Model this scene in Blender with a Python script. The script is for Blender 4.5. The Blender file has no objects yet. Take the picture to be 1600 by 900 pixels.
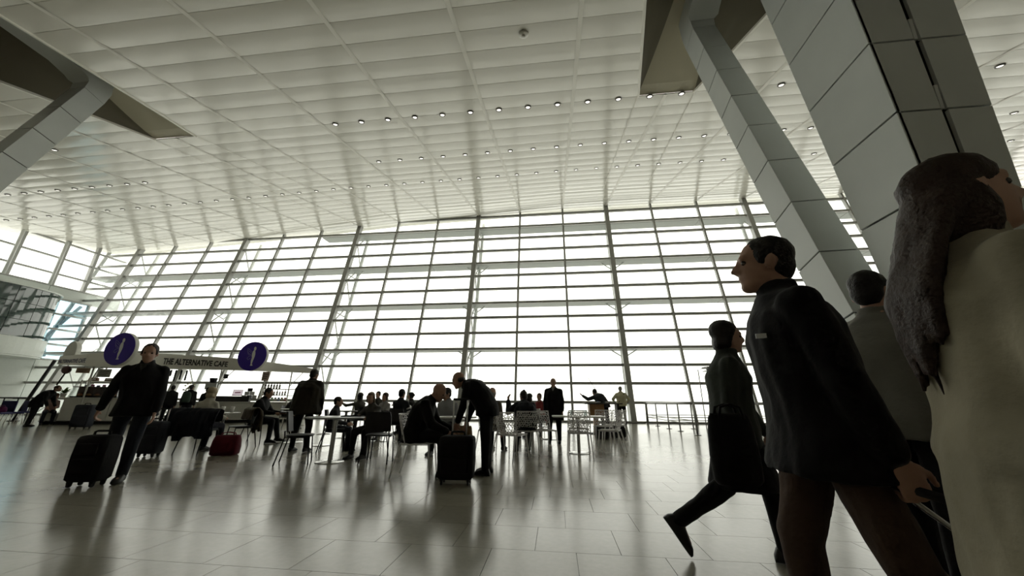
import bpy, bmesh, math, random
from mathutils import Vector, Matrix, noise
random.seed(7)
SC = bpy.context.scene
COL = SC.collection
V = Vector
R_ = math.radians

# ------------------------------------------------------------------ camera
FPX, PIT, ROLL, YAW, CAMH = 556.2, 0.31167, 0.00769, 0.11954, 1.0
def _ray_raw(x, u, k=1.0):
    c, s = math.cos(ROLL), math.sin(ROLL); x, u = c*x - s*u, s*x + c*u
    c, s = math.cos(PIT), math.sin(PIT); fw = k*c - u*s; up = u*c + k*s
    c, s = math.cos(YAW), math.sin(YAW)
    return V((x*c - fw*s, fw*c + x*s, up))
def ray(px, py): return _ray_raw((px-800)/FPX, (450-py)/FPX)
_rt, _up, _fw = _ray_raw(1, 0, 0), _ray_raw(0, 1, 0), _ray_raw(0, 0, 1)
cam_data = bpy.data.cameras.new('camera')
cam = bpy.data.objects.new('camera', cam_data); COL.objects.link(cam)
cam_data.sensor_width = 36.0; cam_data.lens = FPX/1600*36.0
cam_data.clip_start = 0.05; cam_data.clip_end = 2000
_m = Matrix.Identity(4)
for i in range(3):
    _m[i][0], _m[i][1], _m[i][2] = _rt[i], _up[i], -_fw[i]
_m[2][3] = CAMH
cam.matrix_world = _m
SC.camera = cam

# ------------------------------------------------------------------ sky, light, exposure
world = bpy.data.worlds.new('overcast_sky'); SC.world = world
world.use_nodes = True
_bg = world.node_tree.nodes['Background']
_bg.inputs[0].default_value = (1.0, 0.975, 0.885, 1)
_bg.inputs[1].default_value = 2.45
try:
    SC.view_settings.view_transform = 'Standard'; SC.view_settings.look = 'None'
except Exception: pass
SC.view_settings.gamma = 1.0; SC.view_settings.use_curve_mapping = False
SC.view_settings.exposure = 0.0
SC.cycles.use_denoising = True; SC.cycles.use_adaptive_sampling = True; SC.cycles.adaptive_threshold = .03; SC.cycles.adaptive_min_samples = 16
SC.cycles.max_bounces = 8; SC.cycles.diffuse_bounces = 4; SC.cycles.glossy_bounces = 3
SC.cycles.transparent_max_bounces = 12
SC.cycles.sample_clamp_indirect = 6.0
def portal(name, loc, rot, sx, sy):
    l = bpy.data.lights.new(name, 'AREA'); l.shape = 'RECTANGLE'; l.size = sx; l.size_y = sy
    l.energy = 1; l.cycles.is_portal = True
    o = bpy.data.objects.new(name, l); COL.objects.link(o); o.location = loc; o.rotation_euler = rot

# ------------------------------------------------------------------ pixel helpers (1600 x 900 frame)
CAM = V((0, 0, CAMH))
def gnd(px, py, z=0.0):
    d = ray(px, py); return CAM + d*((z-CAMH)/d.z)
def atY(px, py, Y):
    d = ray(px, py); return CAM + d*(Y/d.y)
def atX(px, py, X):
    d = ray(px, py); return CAM + d*(X/d.x)

# ------------------------------------------------------------------ materials
MATS = {}
def mat(name, col, rough=0.5, metal=0.0, spec=0.5, var=0.0, vscale=8.0, bump=0.0, bscale=60.0,
        trans=0.0, emis=None, estr=0.0, coat=0.0, objvar=0.0, sheen=0.0, translucent=0.0, clear=0.0, coords='Object'):
    if name in MATS: return MATS[name]
    m = bpy.data.materials.new(name); m.use_nodes = True
    nt = m.node_tree; b = nt.nodes['Principled BSDF']
    b.inputs['Base Color'].default_value = (*col, 1)
    b.inputs['Roughness'].default_value = rough
    b.inputs['Metallic'].default_value = metal
    b.inputs['Specular IOR Level'].default_value = spec
    b.inputs['Transmission Weight'].default_value = trans
    b.inputs['Coat Weight'].default_value = coat
    b.inputs['Sheen Weight'].default_value = sheen
    if emis:
        b.inputs['Emission Color'].default_value = (*emis, 1); b.inputs['Emission Strength'].default_value = estr
    tc = None
    if var or bump or objvar:
        tc = nt.nodes.new('ShaderNodeTexCoord')
    if var or objvar:
        hv = nt.nodes.new('ShaderNodeHueSaturation'); hv.inputs['Color'].default_value = (*col, 1)
        val = None
        if var:
            n = nt.nodes.new('ShaderNodeTexNoise'); n.inputs['Scale'].default_value = vscale; n.inputs['Detail'].default_value = 4
            nt.links.new(tc.outputs[coords], n.inputs['Vector'])
            mr = nt.nodes.new('ShaderNodeMapRange'); mr.inputs[1].default_value = .25; mr.inputs[2].default_value = .75
            mr.inputs[3].default_value = 1-var; mr.inputs[4].default_value = 1+var
            nt.links.new(n.outputs['Fac'], mr.inputs[0]); val = mr.outputs[0]
        if objvar:
            oi = nt.nodes.new('ShaderNodeObjectInfo')
            mo = nt.nodes.new('ShaderNodeMapRange'); mo.inputs[3].default_value = 1-objvar; mo.inputs[4].default_value = 1+objvar
            nt.links.new(oi.outputs['Random'], mo.inputs[0])
            if val:
                mu = nt.nodes.new('ShaderNodeMath'); mu.operation = 'MULTIPLY'
                nt.links.new(val, mu.inputs[0]); nt.links.new(mo.outputs[0], mu.inputs[1]); val = mu.outputs[0]
            else: val = mo.outputs[0]
        nt.links.new(val, hv.inputs['Value']); nt.links.new(hv.outputs[0], b.inputs['Base Color'])
    if bump:
        n2 = nt.nodes.new('ShaderNodeTexNoise'); n2.inputs['Scale'].default_value = bscale; n2.inputs['Detail'].default_value = 3
        nt.links.new(tc.outputs[coords], n2.inputs['Vector'])
        bp = nt.nodes.new('ShaderNodeBump'); bp.inputs['Strength'].default_value = bump; bp.inputs['Distance'].default_value = .01
        nt.links.new(n2.outputs['Fac'], bp.inputs['Height']); nt.links.new(bp.outputs[0], b.inputs['Normal'])
    if translucent:
        tl = nt.nodes.new('ShaderNodeBsdfTranslucent'); tl.inputs[0].default_value = (*col, 1)
        mx = nt.nodes.new('ShaderNodeMixShader'); mx.inputs[0].default_value = translucent
        nt.links.new(b.outputs[0], mx.inputs[1]); nt.links.new(tl.outputs[0], mx.inputs[2])
        nt.links.new(mx.outputs[0], nt.nodes['Material Output'].inputs[0])
    if clear:
        tp_ = nt.nodes.new('ShaderNodeBsdfTransparent'); tp_.inputs[0].default_value = (*col, 1)
        mx = nt.nodes.new('ShaderNodeMixShader'); mx.inputs[0].default_value = clear
        nt.links.new(b.outputs[0], mx.inputs[1]); nt.links.new(tp_.outputs[0], mx.inputs[2])
        nt.links.new(mx.outputs[0], nt.nodes['Material Output'].inputs[0])
    MATS[name] = m
    return m
def cloth(col):
    k = 'cloth_%02x%02x%02x' % tuple(int(max(0, min(1, c))*255) for c in col) + '_%d' % int(sum(col)*9999)
    return mat(k, col, .9, spec=.15, var=.18, vscale=5, bump=.35, bscale=35, sheen=.1)
def glass_mat(name, tint, refl=0.06, rough=0.02):
    if name in MATS: return MATS[name]
    m = bpy.data.materials.new(name); m.use_nodes = True; nt = m.node_tree
    nt.nodes.remove(nt.nodes['Principled BSDF'])
    t = nt.nodes.new('ShaderNodeBsdfTransparent'); t.inputs[0].default_value = (*tint, 1)
    g = nt.nodes.new('ShaderNodeBsdfGlossy'); g.inputs[1].default_value = rough
    fr = nt.nodes.new('ShaderNodeLayerWeight')
    pw = nt.nodes.new('ShaderNodeMath'); pw.operation = 'POWER'; pw.inputs[1].default_value = 4.0
    mp = nt.nodes.new('ShaderNodeMath'); mp.operation = 'MULTIPLY_ADD'; mp.inputs[1].default_value = .5; mp.inputs[2].default_value = refl/2
    x = nt.nodes.new('ShaderNodeMixShader')
    nt.links.new(fr.outputs['Facing'], pw.inputs[0]); nt.links.new(pw.outputs[0], mp.inputs[0]); nt.links.new(mp.outputs[0], x.inputs[0])
    nt.links.new(t.outputs[0], x.inputs[1]); nt.links.new(g.outputs[0], x.inputs[2])
    nt.links.new(x.outputs[0], nt.nodes['Material Output'].inputs[0])
    MATS[name] = m
    return m

# ------------------------------------------------------------------ mesh helpers
class MB:
    """collects shapes; build() links them as ONE mesh object"""
    def __init__(s): s.v = []; s.f = []
    def add(s, vs, fs):
        o = len(s.v); s.v += [tuple(p) for p in vs]; s.f += [tuple(i+o for i in f) for f in fs]; return s
    def box(s, x0, x1, y0, y1, z0, z1):
        vs = [(x, y, z) for z in (z0, z1) for y in (y0, y1) for x in (x0, x1)]
        return s.add(vs, [(0,2,3,1),(4,5,7,6),(0,1,5,4),(2,6,7,3),(0,4,6,2),(1,3,7,5)])
    def hexa(s, b, t):
        """b, t: four bottom and four top corners, counter-clockwise from above"""
        return s.add(list(b)+list(t), [(3,2,1,0),(4,5,6,7),(0,1,5,4),(1,2,6,5),(2,3,7,6),(3,0,4,7)])
    def bar(s, a, b, w, h=None, up=(0,0,1), w2=None, h2=None):
        a, b = V(a), V(b); h = h or w; d = (b-a).normalized(); u = V(up)
        if abs(d.dot(u)) > .99: u = V((0,1,0))
        r = d.cross(u).normalized(); u = r.cross(d).normalized()
        w2 = w2 or w; h2 = h2 or h
        A = [a+r*x*w/2+u*y*h/2 for x, y in ((-1,-1),(1,-1),(1,1),(-1,1))]
        B = [b+r*x*w2/2+u*y*h2/2 for x, y in ((-1,-1),(1,-1),(1,1),(-1,1))]
        return s.add(A+B, [(0,1,2,3),(7,6,5,4),(4,5,1,0),(5,6,2,1),(6,7,3,2),(7,4,0,3)])
    def tube(s, pts, r, seg=8, caps=True):
        pts = [V(p) for p in pts]; n = len(pts)
        rs = r if isinstance(r, (list, tuple)) else [r]*n
        vs = []; prev = None
        for i, p in enumerate(pts):
            d = (pts[min(i+1, n-1)]-pts[max(i-1, 0)]).normalized()
            if prev is None:
                u = V((0,0,1)) if abs(d.z) < .9 else V((1,0,0))
                a = d.cross(u).normalized()
            else:
                a = (prev - d*prev.dot(d))
                a = a.normalized() if a.length > 1e-6 else d.orthogonal().normalized()
            prev = a; b = d.cross(a)
            for k in range(seg):
                t = 2*math.pi*k/seg; vs.append(p+(a*math.cos(t)+b*math.sin(t))*rs[i])
        fs = []
        for i in range(n-1):
            for k in range(seg):
                k2 = (k+1) % seg; fs.append((i*seg+k, i*seg+k2, (i+1)*seg+k2, (i+1)*seg+k))
        if caps:
            fs.append(tuple(reversed(range(seg)))); fs.append(tuple((n-1)*seg+k for k in range(seg)))
        return s.add(vs, fs)
    def lathe(s, prof, c=(0,0,0), seg=24, axis='z'):
        """prof: (radius, height) pairs bottom to top, closed by caps"""
        vs = []; c = V(c)
        for r, z in prof:
            for k in range(seg):
                t = 2*math.pi*k/seg; x, y = r*math.cos(t), r*math.sin(t)
                p = V((x, y, z)) if axis == 'z' else (V((x, -z, y)) if axis == 'y' else V((z, x, y)))
                vs.append(c+p)
        n = len(prof); fs = []
        for i in range(n-1):
            for k in range(seg):
                k2 = (k+1) % seg; fs.append((i*seg+k, i*seg+k2, (i+1)*seg+k2, (i+1)*seg+k))
        fs.append(tuple(reversed(range(seg)))); fs.append(tuple((n-1)*seg+k for k in range(seg)))
        return s.add(vs, fs)
    def prism(s, poly, y0, y1):
        """poly in (x, z), extruded along y"""
        n = len(poly)
        vs = [(x, y0, z) for x, z in poly]+[(x, y1, z) for x, z in poly]
        fs = [tuple(range(n)), tuple(reversed(range(n, 2*n)))]
        fs += [(i, i+n, (i+1) % n+n, (i+1) % n) for i in range(n)]
        return s.add(vs, fs)
    def ring(s, c, ax, ay, n=12, pw=2.0):
        """an elliptic ring of vertices, returned as list"""
        out = []
        for k in range(n):
            t = 2*math.pi*k/n; ct, st = math.cos(t), math.sin(t)
            e = 2.0/pw
            cx = math.copysign(abs(ct)**e, ct); sy = math.copysign(abs(st)**e, st)
            out.append(V(c)+V(ax)*cx+V(ay)*sy)
        return out
    def loft(s, rings):
        n = len(rings[0]); vs = [p for r in rings for p in r]; fs = []
        for i in range(len(rings)-1):
            for k in range(n):
                k2 = (k+1) % n; fs.append((i*n+k, i*n+k2, (i+1)*n+k2, (i+1)*n+k))
        fs.append(tuple(reversed(range(n)))); fs.append(tuple((len(rings)-1)*n+k for k in range(n)))
        return s.add(vs, fs)
    def ell(s, c, r, rot=None, nu=12, nv=8):
        c = V(c); rot = rot or Matrix.Identity(3); vs = [c+rot @ V((0,0,-r[2]))]
        for j in range(1, nv):
            ph = -math.pi/2+math.pi*j/nv
            for k in range(nu):
                t = 2*math.pi*k/nu
                vs.append(c+rot @ V((r[0]*math.cos(ph)*math.cos(t), r[1]*math.cos(ph)*math.sin(t), r[2]*math.sin(ph))))
        vs.append(c+rot @ V((0,0,r[2]))); fs = []
        for k in range(nu): fs.append((0, 1+(k+1) % nu, 1+k))
        for j in range(nv-2):
            for k in range(nu):
                a = 1+j*nu+k; b = 1+j*nu+(k+1) % nu; fs.append((a, b, b+nu, a+nu))
        L = len(vs)-1
        for k in range(nu): fs.append((L, L-nu+k, L-nu+(k+1) % nu))
        return s.add(vs, fs)
    def capsule(s, a, b, ra, rb, seg=10):
        a, b = V(a), V(b); d = b-a
        if d.length < 1e-5: return s.ell(a, (ra, ra, ra))
        L = d.length; d.normalize(); pts = []; rs = []
        for q in (-1, -.75, -.35): pts.append(a+d*ra*q); rs.append(max(1e-4, ra*math.sqrt(1-q*q)))
        pts.append(a); rs.append(ra); pts.append(b); rs.append(rb)
        for q in (.35, .75, 1): pts.append(b+d*rb*q); rs.append(max(1e-4, rb*math.sqrt(1-q*q)))
        return s.tube(pts, rs, seg)
    def mesh(s, name='mesh', smooth=False):
        m = bpy.data.meshes.new(name); m.from_pydata(s.v, [], s.f)
        if smooth: m.polygons.foreach_set('use_smooth', [True]*len(m.polygons))
        m.update(); return m
    def build(s, name, material, parent=None, smooth=False, bevel=0.0):
        m = s.mesh(name, smooth)
        bm = bmesh.new(); bm.from_mesh(m); bmesh.ops.recalc_face_normals(bm, faces=bm.faces)
        if bevel:
            bmesh.ops.bevel(bm, geom=[e for e in bm.edges if e.is_manifold and e.calc_face_angle(0) > .6], offset=bevel, segments=2, affect='EDGES', profile=.5, clamp_overlap=True)
        bm.to_mesh(m); bm.free()
        return link(name, m, material, parent)
def link(name, me, material=None, parent=None):
    o = bpy.data.objects.new(name, me); COL.objects.link(o)
    if material and not me.materials: me.materials.append(material)
    if parent: o.parent = parent
    return o
def autosmooth(o, ang=40):
    m = o.data
    m.polygons.foreach_set('use_smooth', [True]*len(m.polygons))
    try: m.set_sharp_from_angle(angle=math.radians(ang))
    except Exception: pass
    return o
def tag(o, label=None, cat=None, group=None, kind=None):
    if label: o['label'] = label
    if cat: o['category'] = cat
    if group: o['group'] = group
    if kind: o['kind'] = kind
    return o
def thing(name, label, cat, loc=(0,0,0), rz=0.0, group=None, kind=None):
    o = bpy.data.objects.new(name, None); COL.objects.link(o)
    o.empty_display_size = .2
    o.location = loc; o.rotation_euler = (0, 0, rz)
    return tag(o, label, cat, group, kind)
def struct(name, label=None, cat=None):
    o = bpy.data.objects.new(name, None); COL.objects.link(o); o['kind'] = 'structure'
    if label: o['label'] = label
    if cat: o['category'] = cat
    return o
def dup(root, loc, rz, label=None, group=None, scale=None):
    r = root.copy(); COL.objects.link(r); r.location = loc; r.rotation_euler = (0, 0, rz)
    if label: r['label'] = label
    if group: r['group'] = group
    if scale: r.scale = (scale,)*3
    for ch in root.children:
        c = ch.copy(); COL.objects.link(c); c.parent = r
        for g in ch.children:
            d = g.copy(); COL.objects.link(d); d.parent = c
    return r
BAKE = []      # objects whose modifiers are turned into plain mesh at the end
def blob(name, mb, voxel, material, parent, smooth_it=3, fold=0.0, fscale=9.0, mats=None):
    """overlapping closed shapes fused into one continuous skin"""
    o = mb.build(name, material, parent)
    r = o.modifiers.new('r', 'REMESH'); r.mode = 'VOXEL'; r.voxel_size = voxel
    if smooth_it:
        q = o.modifiers.new('s', 'SMOOTH'); q.factor = .5; q.iterations = smooth_it
    for x in o.modifiers: x.show_viewport = False
    BAKE.append((o, fold, fscale))
    return o
def bake_all():
    import numpy as np
    raw = []
    for o, fold, fs in BAKE:      # one at a time and without new datablocks in between: much quicker
        for x in o.modifiers: x.show_viewport = True
        dg = bpy.context.evaluated_depsgraph_get()
        me = o.evaluated_get(dg).data
        nv, nl, npol = len(me.vertices), len(me.loops), len(me.polygons)
        co = np.empty(nv*3, np.float32); me.vertices.foreach_get('co', co)
        vn = np.empty(nv*3, np.float32); me.vertices.foreach_get('normal', vn)
        lv = np.empty(nl, np.int32); me.loops.foreach_get('vertex_index', lv)
        ps = np.empty(npol, np.int32); me.polygons.foreach_get('loop_start', ps)
        raw.append((co, vn, lv, ps, npol, nl, nv))
        for x in o.modifiers: x.show_viewport = False
    for (o, fold, fs), (co, vn, lv, ps, npol, nl, nv) in zip(BAKE, raw):
        if fold:
            off = V((sum(map(ord, o.parent.name)) % 97*1.3, 3.1, 7.7)); c3 = co.reshape(-1, 3); n3 = vn.reshape(-1, 3)
            d = np.empty(nv, np.float32)
            for i, (x, y, z) in enumerate(c3.tolist()):
                p = V((x*fs, y*fs, z*fs*.45))+off
                d[i] = noise.noise(p)*fold+noise.noise(p*2.3)*fold*.45
            co = (c3+n3*d[:, None]).ravel().astype(np.float32)
        me = bpy.data.meshes.new(o.name.split('.')[0])
        me.vertices.add(nv); me.vertices.foreach_set('co', co)
        me.loops.add(nl); me.loops.foreach_set('vertex_index', lv)
        me.polygons.add(npol); me.polygons.foreach_set('loop_start', ps)
        me.polygons.foreach_set('use_smooth', np.ones(npol, bool))
        for x in o.data.materials: me.materials.append(x)
        o.modifiers.clear(); o.data = me; me.update(calc_edges=True); me.validate()
# ================================================================== THE HALL
WY0, WT = 21.06, 0.21375           # glazed wall: Y = WY0 + WT*z, leaning outwards
X0, SP = -5.526, 3.2133            # mullion line m stands at X0 + m*SP
TZ0, TP = 1.047, 1.0456            # transom n at height TZ0 + n*TP
CK, CZ = 0.2415, 8.761             # ceiling: z = CZ + CK*Y
XL, XR, YB = -36.6, 33.0, -9.0     # left wall, right wall, back wall
def mx(m): return X0+m*SP
_dz = [(-60,-2.0),(-45,-1.9),(-37,-1.6),(-28,-1.05),(-18.7,-.5),(-12,0),(-5,.2),(2,.5),(20,.5),(60,.4)]
def cdz(X):
    for (a, p), (b, q) in zip(_dz, _dz[1:]):
        if a <= X <= b: return p+(q-p)*(X-a)/(b-a)
    return 0
def zc(X, Y):
    f = max(0.0, min(1.0, (Y-9.0)/15.0))
    return CZ+CK*Y+cdz(X)*f

M_panel = mat('white_lacquer_ceiling_panel', (.78,.76,.68), .15, spec=.75, objvar=.02)
M_gap = mat('ceiling_strip_paint', (.88,.86,.78), .4)
M_back = mat('ceiling_backing', (.55,.54,.49), .8)
M_recess = mat('recess_lining_paint', (.58,.54,.41), .5, spec=.35); M_rside = mat('recess_side_paint', (.20,.18,.13), .55, spec=.35)  # side colour darkened to stand in for shade inside the recess
M_mull = mat('grey_painted_aluminium', (.38,.38,.36), .45, metal=.2, var=.06)
M_steel_out = mat('pale_grey_outer_steel', (.80,.82,.80), .5)
M_band = mat('sunshade_plate_grey', (.30,.32,.30), .55)
M_glass = glass_mat('clear_window_glass', (.97,.985,.98), .05)
M_clad = mat('pale_grey_cladding_panel', (.66,.69,.67), .38, spec=.45, var=.04, vscale=1.5)
M_dark = mat('black_shadow_gap', (.02,.02,.02), .8)
M_wallp = mat('off_white_wall_panel', (.66,.70,.66), .35, spec=.4, var=.03)
M_wallback = mat('hall_wall_paint', (.33,.31,.27), .7, var=.05)

# ---- floor
def floor_mat(name, brick):
    m = bpy.data.materials.new(name); m.use_nodes = True; nt = m.node_tree; b = nt.nodes['Principled BSDF']
    tc = nt.nodes.new('ShaderNodeTexCoord')
    geo = nt.nodes.new('ShaderNodeNewGeometry')
    n1 = nt.nodes.new('ShaderNodeTexNoise'); n1.inputs['Scale'].default_value = 1.3; n1.inputs['Detail'].default_value = 6
    n2 = nt.nodes.new('ShaderNodeTexNoise'); n2.inputs['Scale'].default_value = 22; n2.inputs['Detail'].default_value = 5
    nt.links.new(geo.outputs['Position'], n1.inputs['Vector']); nt.links.new(geo.outputs['Position'], n2.inputs['Vector'])
    cr = nt.nodes.new('ShaderNodeValToRGB')
    cr.color_ramp.elements[0].position = .3; cr.color_ramp.elements[0].color = (.27,.255,.205,1)
    cr.color_ramp.elements[1].position = .72; cr.color_ramp.elements[1].color = (.36,.34,.285,1)
    ad = nt.nodes.new('ShaderNodeMath'); ad.operation = 'MULTIPLY_ADD'; ad.inputs[1].default_value = .35
    nt.links.new(n2.outputs['Fac'], ad.inputs[0]); nt.links.new(n1.outputs['Fac'], ad.inputs[2])
    sb = nt.nodes.new('ShaderNodeMath'); sb.operation = 'SUBTRACT'; sb.inputs[1].default_value = .17
    nt.links.new(ad.outputs[0], sb.inputs[0]); nt.links.new(sb.outputs[0], cr.inputs[0])
    last = cr.outputs[0]
    oi = nt.nodes.new('ShaderNodeObjectInfo'); hv = nt.nodes.new('ShaderNodeHueSaturation')
    mr = nt.nodes.new('ShaderNodeMapRange'); mr.inputs[3].default_value = .94; mr.inputs[4].default_value = 1.05
    nt.links.new(oi.outputs['Random'], mr.inputs[0])
    if not brick: nt.links.new(mr.outputs[0], hv.inputs['Value'])
    nt.links.new(last, hv.inputs['Color']); last = hv.outputs[0]
    if brick:
        bt = nt.nodes.new('ShaderNodeTexBrick'); bt.inputs['Scale'].default_value = 1.0
        bt.inputs['Brick Width'].default_value = .6; bt.inputs['Row Height'].default_value = .51; bt.inputs['Mortar Size'].default_value = .0022
        bt.inputs['Color1'].default_value = (1,1,1,1); bt.inputs['Color2'].default_value = (.95,.95,.95,1); bt.inputs['Mortar'].default_value = (.72,.72,.72,1)
        nt.links.new(geo.outputs['Position'], bt.inputs['Vector'])
        mm = nt.nodes.new('ShaderNodeMixRGB'); mm.blend_type = 'MULTIPLY'; mm.inputs[0].default_value = 1
        nt.links.new(last, mm.inputs[1]); nt.links.new(bt.outputs['Color'], mm.inputs[2]); last = mm.outputs[0]
    nt.links.new(last, b.inputs['Base Color'])
    rr = nt.nodes.new('ShaderNodeMapRange'); rr.inputs[3].default_value = .14; rr.inputs[4].default_value = .23
    nt.links.new(n1.outputs['Fac'], rr.inputs[0]); nt.links.new(rr.outputs[0], b.inputs['Roughness'])
    b.inputs['Specular IOR Level'].default_value = .75
    return m
M_floor = floor_mat('polished_stone_floor', True); M_tile = floor_mat('polished_stone_tile', False)
FX0, FX1, FY0, FY1 = -9.0, 4.2, 1.96, 7.06
flr = MB()
yw = WY0+.15
for x0, x1, y0, y1, zt in ((XL,XR,YB,FY0,0),(XL,XR,FY1,yw,0),(XL,FX0,FY0,FY1,0),(FX1,XR,FY0,FY1,0),(FX0,FX1,FY0,FY1,-.012)):
    flr.box(x0, x1, y0, y1, -.4, zt)
floor = tag(flr.build('floor', M_floor), 'polished beige stone floor of the hall', kind='structure')
tiles = {}
for j in range(10):
    y0 = FY0+j*.51; off = [.27,.11,.42,.05,.33,.5,.18,.39,.02,.29][j]
    xs = [FX0]+[x for x in (FX0+off+.6*i for i in range(30)) if FX0+.08 < x < FX1-.08]+[FX1]
    for a, b in zip(xs, xs[1:]):
        key = round(b-a, 3)
        if key not in tiles:
            g = .0008; w = b-a
            t = MB(); t.hexa([(g,g,-.011),(w-g,g,-.011),(w-g,.51-g,-.011),(g,.51-g,-.011)], [(g+.001,g+.001,0),(w-g-.001,g+.001,0),(w-g-.001,.51-g-.001,0),(g+.001,.51-g-.001,0)])
            tiles[key] = t.mesh('floor_tile'); tiles[key].materials.append(M_tile)
        o = link('floor_tile', tiles[key], parent=floor); o.location = (a, y0, 0)
gm = MB().box(-400, 400, yw+.2, 700, -1.0, -.5)
apron = mat('pale_concrete_apron', (.72,.72,.70), .8, var=.06, vscale=.05)
tag(gm.build('ground_outside', apron), 'pale concrete apron outside the glazed wall', kind='structure')

# ---- glazed wall
win = struct('window_1', 'tall outward leaning glazed wall of the hall')
LEAN = math.atan(WT)
def wy(z): return WY0+WT*z
MLO, MHI = -10, 11
NR = 14
rowlen = TP/math.cos(LEAN)
pane = MB().box(.05, SP-.05, -.012, .012, .03, rowlen-.03).mesh('pane'); pane.materials.append(M_glass)
pane0 = MB().box(.05, SP-.05, -.012, .012, .03, (TZ0)/math.cos(LEAN)-.03).mesh('pane'); pane0.materials.append(M_glass)
trm = MB().box(.0, SP, -.09, .07, -.075, .075).mesh('transom'); trm.materials.append(M_mull)
for m in range(MLO, MHI):
    xm = mx(m)
    top = min(zc(xm, 24), zc(xm+SP, 24))
    for n in range(-1, NR):
        zb = 0.0 if n < 0 else TZ0+n*TP
        if zb > top+.2: continue
        if m > MLO or True:
            o = link('pane', pane0 if n < 0 else pane, parent=win); o.location = (xm, wy(zb), zb); o.rotation_euler = (-LEAN, 0, 0)
        if n >= 0 and zb < top+.1:
            o = link('transom', trm, parent=win); o.location = (xm, wy(zb)-.02, zb)
for m in range(MLO, MHI+1):
    xm = mx(m); zt = zc(xm, 24)+.12; major = m % 3 == 0
    b = MB(); w, d = (.30, .34) if major else (.13, .22)
    if m == MLO: xm += .2
    b.bar((xm, wy(0)-.05, 0), (xm, wy(zt)-.05, zt), w, d, up=(0,1,0))
    b.build('mullion', M_mull, win, bevel=.01)
b = MB().box(XL, XR, wy(0)-.15, wy(0)+.12, 0, .1); b.build('sill', M_mull, win)
# outer steel behind the glass: sunshade plates every third row and trusses behind every third mullion
for n in (0, 3, 6, 9, 12):
    z = TZ0+n*TP
    for m in range(MLO, MHI, 3):
        b = MB(); x0, x1 = mx(m)+.02, mx(min(m+3, MHI))-.02
        if z > zc(x0, 24)-.1: continue
        y = wy(z)+.16
        b.box(x0, x1, y, y+.95, z-.05, z+.03)
        b.build('sunshade_plate', M_band, win)
for m in range(-9, MHI+1, 3):
    xm = mx(m)+.0; zt = zc(xm, 24)
    b = MB(); b.tube([(xm+.12, wy(0)+1.25, -.4), (xm+.12, wy(zt)+1.25, zt)], .13, 8); b.build('outer_chord', M_steel_out, win, smooth=True)
    z = .2; k = 0
    b = MB()
    while z+1.5 < zt:
        a, c = (wy(z)+.15, wy(z+1.5)+1.25) if k % 2 == 0 else (wy(z)+1.25, wy(z+1.5)+.15)
        b.tube([(xm+.12, a, z), (xm+.12, c, z+1.5)], .045, 6); z += 1.55; k += 1
    for q in (3, 6, 9):
        zz = TZ0+q*TP
        if zz < zt: b.tube([(xm+.12, wy(zz)+.9, zz-.5), (xm+.95, wy(zz)+.6, zz)], .04, 6); b.tube([(xm+.12, wy(zz)+.9, zz-.5), (xm-.75, wy(zz)+.6, zz)], .04, 6)
    b.build('outer_bracing', M_steel_out, win, smooth=True)

# ---- ceiling: lacquered panels in bays, light strips between the bays, open recesses over the struts
ceil = struct('ceiling', 'sloping ceiling of long white lacquered panels')
REC = (3, -3); RY = 10.3
def rw(Y): return .96+max(0, min(RY-Y, 10.3))*.195
PR = .72
def edge_r(m, Y):      # right edge X of bay m
    x = mx(m+1)-.045
    if (m+1) in REC and Y < RY: x = mx(m+1)-rw(Y)
    return x
def edge_l(m, Y):
    x = mx(m)+.045
    if m in REC and Y < RY: x = mx(m)+rw(Y)
    return x
def panel_verts(m, y0, y1, ns=4):
    vs = []; fs = []
    for i in range(ns+1):
        t = i/ns; Y = y0+.002+(y1-y0-.004)*t
        sag = -.056*t*(1-t) - .004*(1-t)
        for x in (edge_l(m, Y), edge_r(m, Y)): vs.append((x, Y, zc(x, Y)+sag))
    for i in range(ns):
        a = 2*i; fs.append((a, a+2, a+3, a+1))
    # returns up to the backing, so the panel has a thickness
    n = len(vs)
    for i in (0, 1, 2*ns, 2*ns+1): vs.append((vs[i][0], vs[i][1], zc(vs[i][0], vs[i][1])+.03))
    for i in (0, 1, 2*ns, 2*ns+1): vs.append(vs[i])
    fs += [(n+4, n+5, n+1, n), (n+6, n+2, n+3, n+7), (n, n+1, n+3, n+2)]
    return vs, fs
cache = {}
stuff = MB(); stripm = MB(); nind = 0
ny = int(round((24.6-YB)/PR))
back = MB()
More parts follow.
